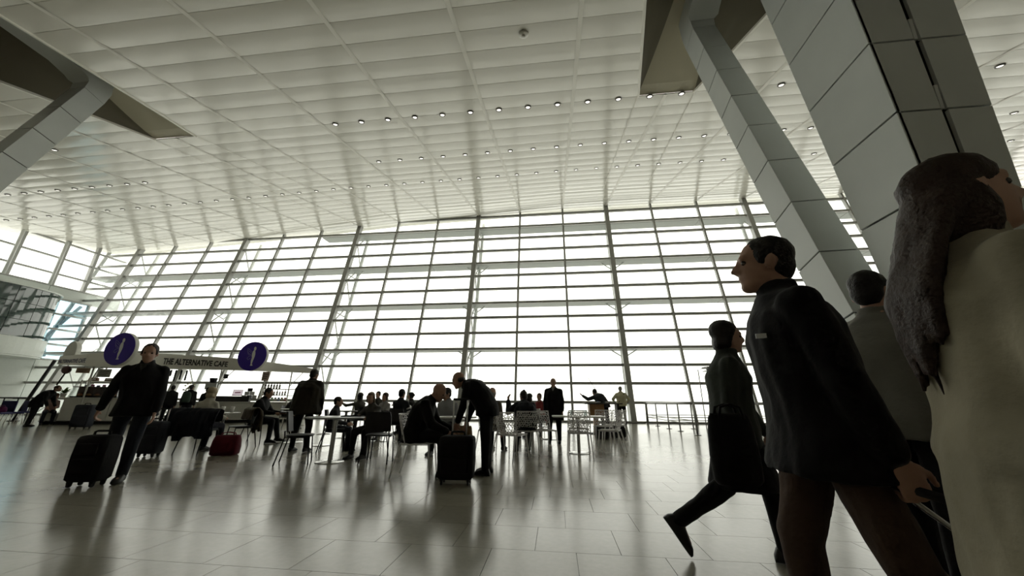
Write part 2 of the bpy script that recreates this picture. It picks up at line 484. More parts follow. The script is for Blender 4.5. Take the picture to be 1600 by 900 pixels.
for j in range(ny):
    y0 = RY-PR*round((RY-YB)/PR)+j*PR; y1 = y0+PR
    for m in range(MLO, MHI+1):
        vs, fs = panel_verts(m, y0, y1)
        if vs[1][0]-vs[0][0] < .15: continue
        mid = V((mx(m+.5), (y0+y1)/2, zc(mx(m+.5), (y0+y1)/2)))
        d = mid-CAM; z_ = d.dot(_fw); px = 800+FPX*d.dot(_rt)/max(.1, z_); py = 450-FPX*d.dot(_up)/max(.1, z_)
        if z_ > .5 and -140 < px < 1740 and -40 < py and y1 < 13.5 and nind < 296:
            rect = not ((m in REC or (m+1) in REC) and y0 < RY) and y1 <= 9.0
            if rect:
                if 'r' not in cache:
                    me = bpy.data.meshes.new('ceiling_panel')
                    me.from_pydata([(a-mx(m), b-y0, c-zc(mx(m), y0)) for a, b, c in vs], [], fs); me.materials.append(M_panel)
                    me.polygons.foreach_set('use_smooth', [i < 4 for i in range(len(fs))]); cache['r'] = me
                o = link('ceiling_panel', cache['r'], parent=ceil); o.location = (mx(m), y0, zc(mx(m), y0))
            else:
                me = bpy.data.meshes.new('ceiling_panel'); me.from_pydata(vs, [], fs); me.materials.append(M_panel)
                me.polygons.foreach_set('use_smooth', [i < 4 for i in range(len(fs))])
                o = link('ceiling_panel', me, parent=ceil)
            nind += 1
        else: stuff.add(vs, fs)
        e0 = [(edge_l(m, y0)-(.06 if not (m in REC and y0 < RY) else 0), y0), (edge_r(m, y0)+(.06 if not (m+1 in REC and y0 < RY) else 0), y0),
              (edge_r(m, y1-.001)+(.06 if not (m+1 in REC and y0 < RY) else 0), y1), (edge_l(m, y1-.001)-(.06 if not (m in REC and y0 < RY) else 0), y1)]
        back.add([(x, y, zc(x, y)+.035) for x, y in e0], [(0,1,2,3)])
o = stuff.build('ceiling_panel_field', M_panel, ceil); o['kind'] = 'stuff'
back.build('ceiling_backing', M_back, ceil)
for m in range(MLO, MHI+2):
    ya, yb = (RY if m in REC else YB), 24.4
    b = MB(); steps = [ya]+[y for y in (-5,0,5,9,11,13,15,17,19,21,23) if y > ya]+[yb]
    for y0, y1 in zip(steps, steps[1:]):
        vs = []
        for y in (y0, y1):
            for dx in (-.06, .06): vs.append((mx(m)+dx, y, zc(mx(m)+dx, y)-.022))
        b.add(vs, [(0,1,3,2)])
    b.build('ceiling_strip', M_gap, ceil)
b = MB()
for m in range(MLO, MHI+1):
    xa, xb = max(XL, mx(m)), min(XR, mx(m+1))
    if m == MLO: xa = XL
    za, zb_ = zc(xa, 24.5)+.02, zc(xb, 24.5)+.02
    b.hexa([(xa,24.45,za),(xb,24.45,zb_),(xb,25.0,zb_),(xa,25.0,za)], [(xa,24.45,za+1.5),(xb,24.45,zb_+1.5),(xb,25.0,zb_+1.5),(xa,25.0,za+1.5)])
b.build('head_closure', M_gap, ceil)
for s, m in enumerate(REC):
    xc = mx(m); ys = [RY-i*.45 for i in range(int((RY-YB)/.45)+1)]
    zR = zc(xc, RY)
    b = MB(); side = {-1: MB(), 1: MB()}; rim = {-1: MB(), 1: MB()}
    prof = []
    for Y in ys:
        q = RY-Y; hw = max(.42, .96-.15*q); zi = zR+.06*q+.03*q*q if q < 5 else zR+1.05+.1*(q-5)
        zi = min(zi, 12.9); zi = max(zi, zc(xc, Y)+.04)
        w = rw(Y); z0 = zc(xc-w, Y)
        prof.append((Y, hw, zi, w))
    for (Ya, ha, za, wa), (Yb, hb, zb, wb) in zip(prof, prof[1:]):
        b.add([(xc-ha, Ya, za), (xc+ha, Ya, za), (xc+hb, Yb, zb), (xc-hb, Yb, zb)], [(0,1,2,3)])
        for sg in (-1, 1):
            def P(Y, h, z, w):
                zo = zc(xc+sg*w, Y); dzz = z-zo
                return [(xc+sg*w, Y, zo), (xc+sg*(w-.02), Y, zo+dzz*.55), (xc+sg*(h+(w-h)*.72), Y, zo+dzz*.86), (xc+sg*(h+(w-h)*.3), Y, zo+dzz*.99), (xc+sg*h, Y, z)]
            A, B = P(Ya, ha, za, wa), P(Yb, hb, zb, wb)
            side[sg].add(A+B, [(i, i+1, i+6, i+5) for i in range(4)])
            rim[sg].bar((xc+sg*(wa-.03), Ya, zc(xc+sg*wa, Ya)-.01), (xc+sg*(wb-.03), Yb, zc(xc+sg*wb, Yb)-.01), .07, .07)
    b.build('recess_lining', M_recess, ceil)
    for sg in (-1, 1):
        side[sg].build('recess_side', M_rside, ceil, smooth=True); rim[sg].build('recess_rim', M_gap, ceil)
    # the flared joints that run on towards the glass
    for sg in (-1, 1):
        bb = MB(); x0 = xc+sg*.96; x1 = xc+sg*.75 if sg < 0 else xc+sg*1.9
        for i in range(6):
            ya, yb_ = RY+i*1.6, RY+(i+1)*1.6
            xa, xb = x0+(x1-x0)*i/6, x0+(x1-x0)*(i+1)/6
            bb.add([(xa-.02, ya, zc(xa, ya)-.04), (xa+.02, ya, zc(xa, ya)-.04), (xb+.02, yb_, zc(xb, yb_)-.04), (xb-.02, yb_, zc(xb, yb_)-.04)], [(0,1,2,3)])
        bb.build('flared_joint', M_gap, ceil)

# ---- the other walls of the hall
def wall_panel_grid(o, X, ys, zs, t, mm, name='wall_panel'):
    for a, b in zip(ys, ys[1:]):
        for c, d in zip(zs, zs[1:]):
            MB().box(X, X+t, a+.015, b-.015, c+.015, d-.015).build(name, mm, o)
wl = struct('wall_left', 'left end wall with pale panels and a clerestory')
MB().box(XL-.5, XL-.1, YB, 25.2, 0, 3.75).build('wall_core', M_wallp, wl)
MB().box(XL-.5, XL-.1, YB, 21.35, 3.75, 9.0).build('wall_core', M_wallp, wl)
MB().box(XL-.5, XL-.1, 21.35, 25.2, 8.15, 9.0).build('wall_core', M_wallp, wl)
MB().box(XL-.5, XL-.1, YB, 13.9, 9.0, 13.2).build('wall_core', M_wallp, wl)
wall_panel_grid(wl, XL-.1, [7.0,9.9,12.8,15.7,18.6,21.5,23.0], [.1,1.9,3.7], .06, M_wallp)
wall_panel_grid(wl, XL-.1, [9.9,12.8,15.7,18.2,20.7,23.1], [8.15,8.95], .06, M_wallp)
wr = MB().box(XR, XR+.4, YB, 25.2, 0, 17).build('wall_right', M_wallback); tag(wr, 'plain right end wall of the hall', kind='structure')
wb = MB().box(XL-.5, XR+.4, YB-.4, YB, 0, 14).build('wall_back', M_wallback); tag(wb, 'plain back wall of the hall', kind='structure')
w2 = struct('window_2', 'clerestory window band of the left end wall')
ycl = [14.0,16.2,18.45,20.75,22.6,24.6]; zcl = [9.0,9.9,11.1,12.3,13.1]
for a, b in zip(ycl, ycl[1:]):
    for c, d in zip(zcl, zcl[1:]):
        MB().box(XL-.16, XL-.14, a+.05, b-.05, c+.03, d-.03).build('pane', M_glass, w2)
for y in ycl[:-1]: MB().box(XL-.3, XL+.02, y-.09, y+.09, 9.0, 13.2).build('mullion', M_mull, w2, bevel=.01)
for y in ycl[1:4]: MB().tube([(XL+.25, y-.28, 8.95), (XL+.25, y-.28, zc(XL,20)-.1)], .09, 10).build('inner_post', M_steel_out, w2, smooth=True)
for z in zcl[:-1]: MB().box(XL-.24, XL-.02, 14.0, 24.6, z-.05, z+.05).build('transom', M_mull, w2)
w3 = struct('window_3', 'blue tinted window strip beside the glass drum')
M_bglass = glass_mat('blue_tinted_glass', (.72,.86,.92), .08)
zz = [3.75,4.85,5.95,7.05,8.15]
for c, d in zip(zz, zz[1:]): MB().box(XL-.16, XL-.14, 21.4, 23.4, c+.03, d-.03).build('pane', M_bglass, w3)
for z in zz: MB().box(XL-.24, XL-.02, 21.35, 23.4, z-.06, z+.06).build('transom', M_mull, w3)
for y in (21.4, 23.3): MB().box(XL-.24, XL, y-.05, y+.05, 3.75, 8.15).build('mullion', M_mull, w3)
M_brace = mat('dark_teal_outer_brace', (.10,.16,.18), .5)
for a, b_ in (((-37.3,21.2,4.0),(-37.3,23.2,8.0)), ((-37.6,22.4,4.0),(-37.6,21.5,7.4))): MB().tube([a, b_], .11, 8).build('outer_brace', M_brace, w3, smooth=True)
# curved glass drum with its pale plinth
M_drum = mat('dark_green_curved_glass', (.035,.06,.05), .06, spec=.9, coat=.6)
drum = thing('glass_drum', 'dark green curved glass drum bulging from the left end wall', 'glass drum', (XL, 18.3, 4.9))
DR = 3.0
angs = [-math.pi/2+math.pi*i/8 for i in range(9)]
for a, b in zip(angs, angs[1:]):
    for c, d in ((0,1.05),(1.08,2.15),(2.18,3.2)):
        q = MB(); vs = []
        for i in range(5):
            t = a+.006+(b-a-.012)*i/4
            for z in (c, d): vs.append((DR*math.cos(t)*.62, DR*math.sin(t), z))
        for i in range(5):
            t = a+.006+(b-a-.012)*i/4
            for z in (c, d): vs.append(((DR-.03)*math.cos(t)*.62, (DR-.03)*math.sin(t), z))
        fs = [(2*i, 2*i+2, 2*i+3, 2*i+1) for i in range(4)]+[(10+2*i, 11+2*i, 13+2*i, 12+2*i) for i in range(4)]
        fs += [(0,1,11,10),(8,18,19,9)]+[(2*i, 10+2*i, 12+2*i, 2+2*i) for i in range(4)]+[(2*i+1, 2*i+3, 13+2*i, 11+2*i) for i in range(4)]
        q.add(vs, fs).build('curved_pane', M_drum, drum).data.update()
q = MB(); ring = [(0,-DR-.25)]+[((DR+.22)*.62*math.cos(t), (DR+.25)*math.sin(t)) for t in angs]+[(0,DR+.25)]
def slab(poly, z0, z1):
    n = len(poly); mb = MB()
    return mb.add([(x, y, z0) for x, y in poly]+[(x, y, z1) for x, y in poly], [tuple(reversed(range(n))), tuple(range(n, 2*n))]+[(i, (i+1) % n, (i+1) % n+n, i+n) for i in range(n)])
angs2 = [-math.pi/2+math.pi*i/24 for i in range(25)]
slab([((DR+.22)*.62*math.cos(t), (DR+.25)*math.sin(t)) for t in angs2], -1.15, -.03).build('plinth_band', M_wallp, drum)
slab([((DR+.10)*.62*math.cos(t), (DR+.1)*math.sin(t)) for t in angs2], 3.22, 3.32).build('top_cap', M_wallp, drum)
slab([((DR+.16)*.62*math.cos(t), (DR+.19)*math.sin(t)) for t in angs2], -1.25, -1.16).build('soffit', M_wallp, drum)

# ---- big clad column and the leaning struts
col = thing('clad_column', 'huge clad column that widens upwards, behind the long haired woman', 'column', (4.6, 4.35, 0))
def cw(z): return .66+.098*z, .70+.098*z      # width in x, depth in y; its near left edge is vertical
zj = [0]+[4.71+1.225*k for k in range(-3, 5)]; zj = [z for z in zj if z < 9.6]+[10.1]
zj[0] = 0.0
def colslab(z0, z1, inset):
    w0, d0 = cw(z0); w1, d1 = cw(z1); i = inset
    return MB().hexa([(i,i,z0),(w0-i,i,z0),(w0-i,d0-i,z0),(i,d0-i,z0)], [(i,i,z1),(w1-i,i,z1),(w1-i,d1-i,z1),(i,d1-i,z1)])
colslab(0, 10.1, .06).build('core', M_dark, col)
for z0, z1 in zip(zj, zj[1:]):
    a, b = z0+.014, z1-.014
    w0, d0 = cw(a); w1, d1 = cw(b)
    def quad(p, name):
        n = (V(p[1])-V(p[0])).cross(V(p[3])-V(p[0])).normalized()*-.05
        MB().add([V(x) for x in p]+[V(x)+n for x in p], [(0,1,2,3),(7,6,5,4),(0,4,5,1),(1,5,6,2),(2,6,7,3),(3,7,4,0)]).build(name, M_clad, col, bevel=.004)
    quad([(0,d0-.01,a),(0,.0,a),(0,.0,b),(0,d1-.01,b)], 'side_panel')
    quad([(w0,.01,a),(w0,d0,a),(w1,d1,b),(w1,.01,b)], 'side_panel')
    quad([(w0-.01,d0,a),(.01,d0,a),(.01,d1,b),(w1-.01,d1,b)], 'back_panel')
    f0, f1 = .47, .54
    quad([(.012,0,a),(w0*f0,0,a),(w1*f0,0,b),(.012,0,b)], 'front_panel')
    quad([(w0*f1,0,a),(w0-.012,0,a),(w1-.012,0,b),(w1*f1,0,b)], 'front_panel')
    zm = a+(b-a)*.62; wm = cw(zm)[0]
    quad([(w0*(f0+.012),.012,a),(w0*(f1-.018),.012,a),(wm*(f1-.018),.012,zm-.35),(wm*(f0+.012),.012,zm-.35)], 'slot_plate')
def strut(label, base, top, sgn):
    base, top = V(base), V(top)
    t = thing('leaning_strut', label, 'strut', base, group='leaning roof struts')
    L = top-base; n = 10; hw = .29
    def sec(p, d, h=None):
        h = h or hw
        x = V((1,0,0)); x = (x-d*x.dot(d)).normalized(); y = d.cross(x).normalized()
        return [p+x*a*h+y*b*h for a, b in ((-1,-1),(1,-1),(1,1),(-1,1))]
    d = L.normalized()
    MB().loft([sec(V((0,0,0)), d, hw-.025), sec(L, d, hw-.025)]).build('core', M_dark, t)
    for i in range(n):
        a, b = L*(i/n)+d*.011, L*((i+1)/n)-d*.011
        MB().loft([sec(a, d), sec(b, d)]).build('cladding_panel', M_clad, t, bevel=.006)
    # elbow: turns towards the hall along the roof beam
    pts = [L, L+V((0,.04,.35)), L+V((0,-.05,.62)), L+V((0,-.35,.82)), L+V((0,-.9,.90)), L+V((0,-3.0,.95)), L+V((0,-8,1.0))]
    rings = []
    for i, p in enumerate(pts):
        dd = (pts[min(i+1, len(pts)-1)]-pts[max(i-1, 0)]).normalized()
        if i == 0: dd = d
        rings.append(sec(p, dd, hw+(.0, .02, .10, .10, .06, .04, .04)[i]))
    autosmooth(MB().loft(rings).build('elbow', M_clad, t), 50)
    return t
strut('slender clad strut leaning up to the ceiling beside the clad column', (4.62, 5.25, .08), (4.28, 7.85, 10.7), 1)
strut('clad strut at the upper left corner running into the ceiling recess', (-15.55, 4.9, .08), (-15.2, 7.6, 10.6), -1)

# ---- downlights
M_ring = mat('downlight_dark_ring', (.12,.12,.11), .4, metal=.6)
M_lens = mat('downlight_lens', (.9,.9,.85), .3, emis=(1,.95,.85), estr=1.3)
sl = math.atan(CK)
ringm = MB().lathe([(.115,.02),(.115,-.008),(.095,-.018),(.08,-.008),(.08,.02)], seg=16).mesh('trim_ring', True); ringm.materials.append(M_ring)
lensm = MB().lathe([(.078,-.002),(.07,-.01),(.03,-.014)], seg=12).mesh('lens', True); lensm.materials.append(M_lens)
rows = ((10.33, 'near'), (13.7, 'middle'), (16.6, 'far'))
def ordinal(n): return '%d%s' % (n, 'th' if 10 <= n % 100 <= 20 else {1:'st',2:'nd',3:'rd'}.get(n % 10, 'th'))
def proj(p):
    d = V(p)-CAM; z_ = d.dot(_fw); return 800+FPX*d.dot(_rt)/z_, 450-FPX*d.dot(_up)/z_
for Y, nm in rows:
    cnt = 0
    for m in range(-12, 10):
        for q in (1/6, .5, 5/6):
            x = mx(m+q)
            if Y < 10.5 and min(abs(m+q-3), abs(m+q+3)) < .0: continue
            pp = proj((x, Y, zc(x, Y)))
            if not (2 < pp[0] < 1598): continue
            if (nm == 'near' and 92 < pp[0] < 512) or (nm == 'middle' and 236 < pp[0] < 584): continue   # no lamps beside the left recess
            cnt += 1
            t = thing('downlight', 'recessed downlight, %s from the left in the %s row across the ceiling' % (ordinal(cnt), nm), 'downlight', (x, Y, zc(x, Y)-.03), group='downlights of the %s row' % nm)
            t.rotation_euler = (sl, 0, 0)
            link('trim_ring', ringm, parent=t); link('lens', lensm, parent=t)
M_white = mat('white_plastic', (.75,.74,.69), .45)
p = atY(818, 52, 6.98)
def detector(p, label):
    t = thing('smoke_detector', label, 'smoke detector', (p.x, p.y, zc(p.x, p.y)-.03)); t.rotation_euler = (sl, 0, 0)
    MB().lathe([(.13,0),(.13,-.03),(.09,-.05),(.0001,-.052)], seg=20).build('base', M_white, t, smooth=True)
    MB().lathe([(.05,-.045),(.05,-.085),(.03,-.1),(.0001,-.1)], seg=16).build('sensor_head', M_white, t, smooth=True)
detector(p, 'white round smoke detector near the top centre of the ceiling')
t = thing('ceiling_speaker', 'round grey ceiling speaker at the far left edge inside the recess', 'speaker', (-15.9, 5.4, 10.35));  # round lamp in the left recess, modelled unlit
MB().lathe([(.2,.25),(.22,.05),(.2,0),(.0001,-.02)], seg=20).build('housing', M_white, t, smooth=True)
MB().lathe([(.17,-.005),(.16,-.025),(.0001,-.03)], seg=20).build('grille', M_clad, t, smooth=True)
# ================================================================== PEOPLE
M_skin = mat('skin', (.42,.25,.18), .55, spec=.35, var=.06, vscale=20)
M_skin2 = mat('skin_fair', (.50,.31,.23), .55, spec=.35, var=.06, vscale=20)
M_eye = mat('eye', (.05,.035,.03), .2)
M_shoe = mat('shoe_leather', (.02,.02,.02), .5, spec=.4)
def hairm(c): return mat('hair_%d' % int(c[0]*1000), c, .55, spec=.35, bump=.5, bscale=90, var=.2, vscale=25)
H_BLK, H_BRN, H_GREY, H_BLD, H_RED = (.012,.010,.009), (.045,.026,.018), (.30,.29,.27), (.40,.33,.22), (.12,.05,.03)
LPOSE = dict(stand=((.04,0,-1),(.02,0,-1)), )
def person(label, loc, rot, h=1.75, female=False, lean=0, hunch=0, side=0, twist=0, head=(0,0), headside=0,
           aL=None, aR=None, lL=None, lR=None, vox=.02, jacket=(.02,.02,.02), trousers=(.02,.02,.025), hair='short', hcol=H_BLK,
           hem=.06, hemflare=.0, bulk=.0, skirt=None, collar=True, seat=False, skin=None, hands=None, sleeves=True, extra=None,
           hlen=.38, group=None, shoes=True, fold=.008, footL=(0,0), footR=(0,0), name='person', cat='person', handL=None, handR=None, hem_back=0.0):
    s = h/1.75; loc = V(loc); T = thing(name, label, cat, (loc.x, loc.y, loc.z if len(loc) > 2 else 0), R_(rot), group)
    skin = skin or M_skin
    fw = .9 if female else 1.0
    if seat:
        lL = lL or ((.10,1,-.10),(.02,-.05,-1)); lR = lR or ((.10,1,-.10),(.02,.05,-1))
    lL = lL or ((.05,0.02,-1),(.02,-.03,-1)); lR = lR or ((.05,.02,-1),(.02,-.03,-1))
    TH, SH, UA, FA = .42*s, .42*s, .285*s, .25*s
    hipx = .088*s
    def N(v): return V(v).normalized()
    # legs relative to the pelvis
    legs = {}
    for sg, l in ((-1, lL), (1, lR)):
        hp = V((sg*hipx, 0, 0)); td = N((l[0][0]*sg, l[0][1], l[0][2])); sd = N((l[1][0]*sg, l[1][1], l[1][2]))
        kn = hp+td*TH; an = kn+sd*SH; legs[sg] = [hp, kn, an]
    low = min(legs[-1][2].z - (.08*s if not footL[1] else .11*s), legs[1][2].z - (.08*s if not footR[1] else .11*s))
    pz = -low
    P = V((0, 0, pz))
    for sg in legs: legs[sg] = [p+P for p in legs[sg]]
    # spine
    cs, sn = math.cos(R_(twist)), math.sin(R_(twist))
    def ang(t): return R_(lean*(.75+.5*t/.53)+hunch*max(0, (t-.15)/.38))
    spine = {}; p = V(P); t = 0; pts = [(0, V(p))]
    while t < .60:
        a = ang(t); d = V((math.sin(R_(side))*math.cos(a), math.sin(a), math.cos(a))); p = p+d*.02*s; t += .02; pts.append((t, V(p)))
    def S(t):
        if t <= 0:
            a = ang(0); return P+V((0, math.sin(a), math.cos(a)))*t*s
        i = min(len(pts)-2, int(t/.02)); q = (t-pts[i][0])/.02; return pts[i][1].lerp(pts[i+1][1], q)
    def frame(t):
        a = ang(max(0, t)); up = V((math.sin(R_(side)), math.sin(a), math.cos(a))).normalized()
        k = max(0, min(1, t/.4)); x = V((math.cos(R_(twist)*k), math.sin(R_(twist)*k), 0)); x = (x-up*x.dot(up)).normalized()
        return x, up.cross(x).normalized(), up
    rings_t = [(-.10,.125,.10),(-.02,.168,.118),(.09,.152,.108),(.22,.158,.112),(.34,.172,.118),(.42,.160,.105),(.47,.115,.088),(.51,.075,.070),(.545,.058,.06)]
    if female: rings_t = [(-.10,.13,.105),(-.02,.178,.122),(.09,.142,.10),(.22,.14,.10),(.34,.150,.122),(.42,.140,.098),(.47,.10,.08),(.51,.066,.062),(.545,.05,.054)]
    def torso(mb, e, t0=-.2, t1=1, ew=0.0):
        rg = []
        for t, w, dpt in rings_t:
            if t < t0 or t > t1: continue
            x, y, u = frame(t); k = 1 if t < .30 else (.85 if t < .40 else (.6 if t < .45 else .35))
            rg.append(mb.ring(S(t), x*(w*s+e*k+ew*k), y*(dpt*s+e*k*1.05), 14, 2.4))
        mb.loft(rg)
    # shoulders, arms
    shw = (.152 if female else .176)*s; x4, y4, u4 = frame(.44)
    arms = {}
    for sg, a in ((-1, aL), (1, aR)):
        a = a or ((.16,-.03,-1),(.06,.16,-1))
        sh = S(.425)+x4*sg*shw
        ct = R_(twist); xx = V((math.cos(ct), math.sin(ct), 0)); yy = V((-math.sin(ct), math.cos(ct), 0))
        def W(v): return (xx*v[0]*sg+yy*v[1]+V((0,0,1))*v[2]).normalized()
        el = sh+W(a[0])*UA; wr = el+W(a[1])*FA; hd = W(a[2]) if len(a) > 2 else W(a[1])
        arms[sg] = [sh, el, wr, hd, W((-1,0,0)) if len(a) < 4 else W(a[3])]
    # head frame
    xn, yn, un = frame(.53)
    hy, hp_ = R_(head[0]+twist), R_(head[1])
    neck = S(.53)
    f = V((-math.sin(hy)*math.cos(hp_), math.cos(hy)*math.cos(hp_), math.sin(hp_)))
    u = V((math.sin(hy)*math.sin(hp_), -math.cos(hy)*math.sin(hp_), math.cos(hp_)))
    r = f.cross(u).normalized()
    if headside:
        q = Matrix.Rotation(R_(headside), 3, f); u = q @ u; r = q @ r
    rotm = Matrix((r, f, u)).transposed()
    nd = (un*.55+u*.45).normalized()
    C = neck+nd*.120*s+f*.022*s
    hs = s*(1.0 if female else 1.05)
    def hpnt(a, b, c): return C+(r*a+f*b+u*c)*hs
    def hell(mb, a, b, c, ra, rb, rc): mb.ell(hpnt(a, b, c), (ra*hs, rb*hs, rc*hs), rotm, 14, 10)
    # ---- body: one continuous skin
    B = MB(); torso(B, 0.0)
    for sg in (-1, 1):
        hpj, kn, an = legs[sg]; B.capsule(hpj, kn, .083*s, .056*s, 12); B.capsule(kn, an, .056*s, .036*s, 12)
        sh, el, wr, hd, pn = arms[sg]
        B.capsule(S(.41)+x4*sg*.08*s, sh, .055*s, .048*s); B.capsule(sh, el, .05*s*fw, .040*s*fw); B.capsule(el, wr, .040*s*fw, .026*s*fw)
        ft = footL if sg < 0 else footR
        fd = V((math.sin(R_(ft[0]))*sg, math.cos(R_(ft[0]))*math.cos(R_(ft[1])), math.sin(R_(ft[1])))).normalized()
        B.capsule(an+V((0,0,-.02*s)), an+fd*.13*s-fd.cross(V((1,0,0))).normalized()*(-.045*s), .035*s, .03*s)
        # hand
        d = hd; n = (pn-d*pn.dot(d)).normalized() if (pn-d*pn.dot(d)).length > .05 else d.orthogonal().normalized(); w = d.cross(n).normalized()
        if w.dot(V((0,1,0))) < 0 and abs(d.z) > .6: w = -w
        hs2 = s*(.92 if female else 1.0)
        curl = (handL if sg < 0 else handR) or .5
        if vox <= .0165:
            B.loft([B.ring(wr+d*q*hs2, w*a*hs2, n*b*hs2, 10) for q, a, b in ((-.01,.024,.019),(.03,.036,.017),(.07,.041,.015),(.095,.038,.012))])
            for k in range(4):
                o = (k-1.5)*.021*hs2; L = (.068,.076,.072,.056)[k]*hs2*.5
                p0 = wr+d*.085*hs2+w*o*.95; dd = d
                for q in range(3):
                    a = curl*(q+.6)*.75; dd = (d*math.cos(a)+n*math.sin(a)).normalized(); p1 = p0+dd*L*(1-.12*q)
                    B.capsule(p0, p1, (.0098-.0008*q)*hs2, (.009-.0009*q)*hs2, 8); p0 = p1
            p0 = wr+d*.025*hs2+w*-.03*hs2; dd = (d*.72-w*.62+n*.3).normalized()
            for q in range(2):
                p1 = p0+dd*.042*hs2; B.capsule(p0, p1, (.0125-.001*q)*hs2, (.0105-.001*q)*hs2, 8); p0 = p1; dd = (d*.88-w*.2+n*.45).normalized()
        else:
            B.capsule(wr, wr+d*.08*hs2, .028*hs2, .033*hs2); B.capsule(wr+d*.08*hs2, wr+(d+n*curl*.6).normalized()*.16*hs2, .03*hs2, .02*hs2)
            B.capsule(wr+d*.03*hs2-w*.02*hs2, wr+d*.085*hs2-w*.05*hs2, .014*hs2, .012*hs2)
    B.capsule(S(.47), neck+nd*.08*s, .06*s*fw, .052*s*fw)
    hell(B, 0,-.012,.032, .076,.096,.090); hell(B, 0,.022,-.03, .061,.072,.086)
    hell(B, 0,.058,-.092, .032,.032,.026); hell(B, 0,.03,-.07, .052,.055,.045)
    B.capsule(hpnt(0,.088,.016), hpnt(0,.110,-.022), .008*hs, .0125*hs, 8); B.capsule(hpnt(-.014,.095,-.027), hpnt(.014,.095,-.027), .010*hs, .010*hs, 8)
    B.capsule(hpnt(-.036,.078,.028), hpnt(.036,.078,.028), .014*hs, .014*hs, 8)
    hell(B, 0,.084,-.055, .023,.012,.0085); hell(B, 0,.080,-.066, .019,.012,.0075)
    for sg in (-1, 1): hell(B, sg*.076,-.008,-.008, .011,.02,.032)
    bo = blob('body', B, vox if vox > .012 else .0085, skin, T, 2)
    # ---- garments, each its own piece
    if trousers:
        Q = MB(); torso(Q, .010*s, -.2, .12)
        for sg in (-1, 1):
            hpj, kn, an = legs[sg]; Q.capsule(hpj, kn, .098*s, .075*s, 12); Q.capsule(kn, an+V((0,0,.01)), .073*s, .056*s, 12)
        blob('trousers', Q, vox, cloth(trousers), T, 3, fold)
    if skirt:
        Q = MB(); L, w1, d1 = skirt[0]*s, skirt[1]*s, skirt[2]*s; torso(Q, .016*s, -.05, .12)
        kc = (legs[-1][1]+legs[1][1])*.5
        Q.loft([Q.ring(P+V((0,0,.05*s)), V((.17*s,0,0)), V((0,.125*s,0)), 14)]+[Q.ring(P.lerp(V((kc.x*.4, kc.y*.3, P.z-L)), q), V((.185*s+(w1-.185*s)*q,0,0)), V((0,.14*s+(d1-.14*s)*q,0)), 14) for q in (.15,.5,.8,1)])
        blob('skirt', Q, vox, cloth(skirt[3]), T, 3, fold)
    if shoes:
        for sg in (-1, 1):
            an = legs[sg][2]; ft = footL if sg < 0 else footR
            fd = V((math.sin(R_(ft[0]))*sg, math.cos(R_(ft[0]))*math.cos(R_(ft[1])), math.sin(R_(ft[1])))).normalized()
            rt = fd.cross(V((0,0,1))).normalized(); uu = rt.cross(fd).normalized()
            Q = MB(); sole = an-uu*.078*s
            rg = []
            for q, w, z in ((-.075,.022,.045),(-.055,.036,.09),(0,.041,.105),(.06,.044,.085),(.12,.050,.062),(.17,.042,.045),(.195,.02,.022)):
                c = sole+fd*q*s; rg.append(Q.ring(c+uu*z*s*.5, rt*w*s, uu*z*s*.5, 12, 3.0))
            Q.loft(rg); autosmooth(Q.build('shoe', M_shoe, T), 60)
    J = MB()
    e = .024*s+bulk
    torso(J, e, -.2, .51, 0)
    if hem > 0:
        bx, by, _ = frame(0); a0 = S(-.02)
        d = V((0, 0, -1)) if not seat else V((0, -.1, -1)).normalized()
        w0, d0 = .168*s+e, .118*s+e*1.05
        J.loft([J.ring(a0+d*hem*q+V((0,-hem_back*q,0)), V((1,0,0))*(w0+hemflare*q), V((0,1,0))*(d0+hemflare*q*1.2), 16, 2.3) for q in (-.1,.15,.5,.8,1)])
    for sg in (-1, 1):
        sh, el, wr, hd, pn = arms[sg]
        J.capsule(S(.50)+x4*sg*.03*s, sh, .040*s+bulk*.2, .046*s+bulk*.3); J.capsule(S(.39)+x4*sg*.08*s, sh, .068*s+bulk*.5, .060*s+bulk*.4); J.capsule(sh, el, .062*s*fw+bulk*.42, .054*s*fw+bulk*.36, 12)
        if sleeves: J.capsule(el, wr-(wr-el).normalized()*.02*s, .055*s*fw+bulk*.4, .041*s*fw+bulk*.25, 12)
    if collar:
        J.loft([J.ring(S(.47), x4*.085*s, y4*.075*s, 12), J.ring(S(.53)+un*.035*s, xn*.074*s, yn*.074*s, 12)])
    if jacket: blob('jacket', J, vox, cloth(jacket), T, 3, fold)
    # ---- hair
    if hair and hair != 'bald':
        Q = MB(); hv = max(.009, min(vox, .014))
        hell(Q, 0,-.022,.045, .081,.096,.085); hell(Q, 0,-.055,-.005, .071,.056,.075)
        if hair in ('short',):
            for sg in (-1, 1): hell(Q, sg*.068,.012,.02, .014,.03,.04)
        if hair == 'long':
            hell(Q, 0,-.075,-.07, .078,.062,.12); hell(Q, 0,-.012,.05, .084,.10,.086)
            for sg in (-1, 1): hell(Q, sg*.066,-.03,-.05, .026,.055,.10)
            rr_ = random.Random(11); ns_ = 15
            for q in range(ns_):
                a = (q/(ns_-1)-.5)*.17; wv = rr_.uniform(-.012,.012); ed = abs(a)/.085; L = hlen*(1-.22*ed*ed)+rr_.uniform(-.03,.03)
                b0 = -.06-.045*(1-ed*ed)
                p0, p1, p2, p3 = hpnt(a*.8, b0, .0), hpnt(a*1.05+wv, -.135-.03*(1-ed), -.13), hpnt(a*1.1-wv, -.195-.03*(1-ed), -.25), hpnt(a*.95+wv*2, -.215-.03*(1-ed), -L)
                pm = (p2+p3)*.5+r*wv*1.5
                for u_, v_, ra, rb in ((p0, p1, .024, .024), (p1, p2, .024, .023), (p2, pm, .023, .018), (pm, p3, .018, .007)): Q.capsule(u_, v_, ra*hs, rb*hs, 8)
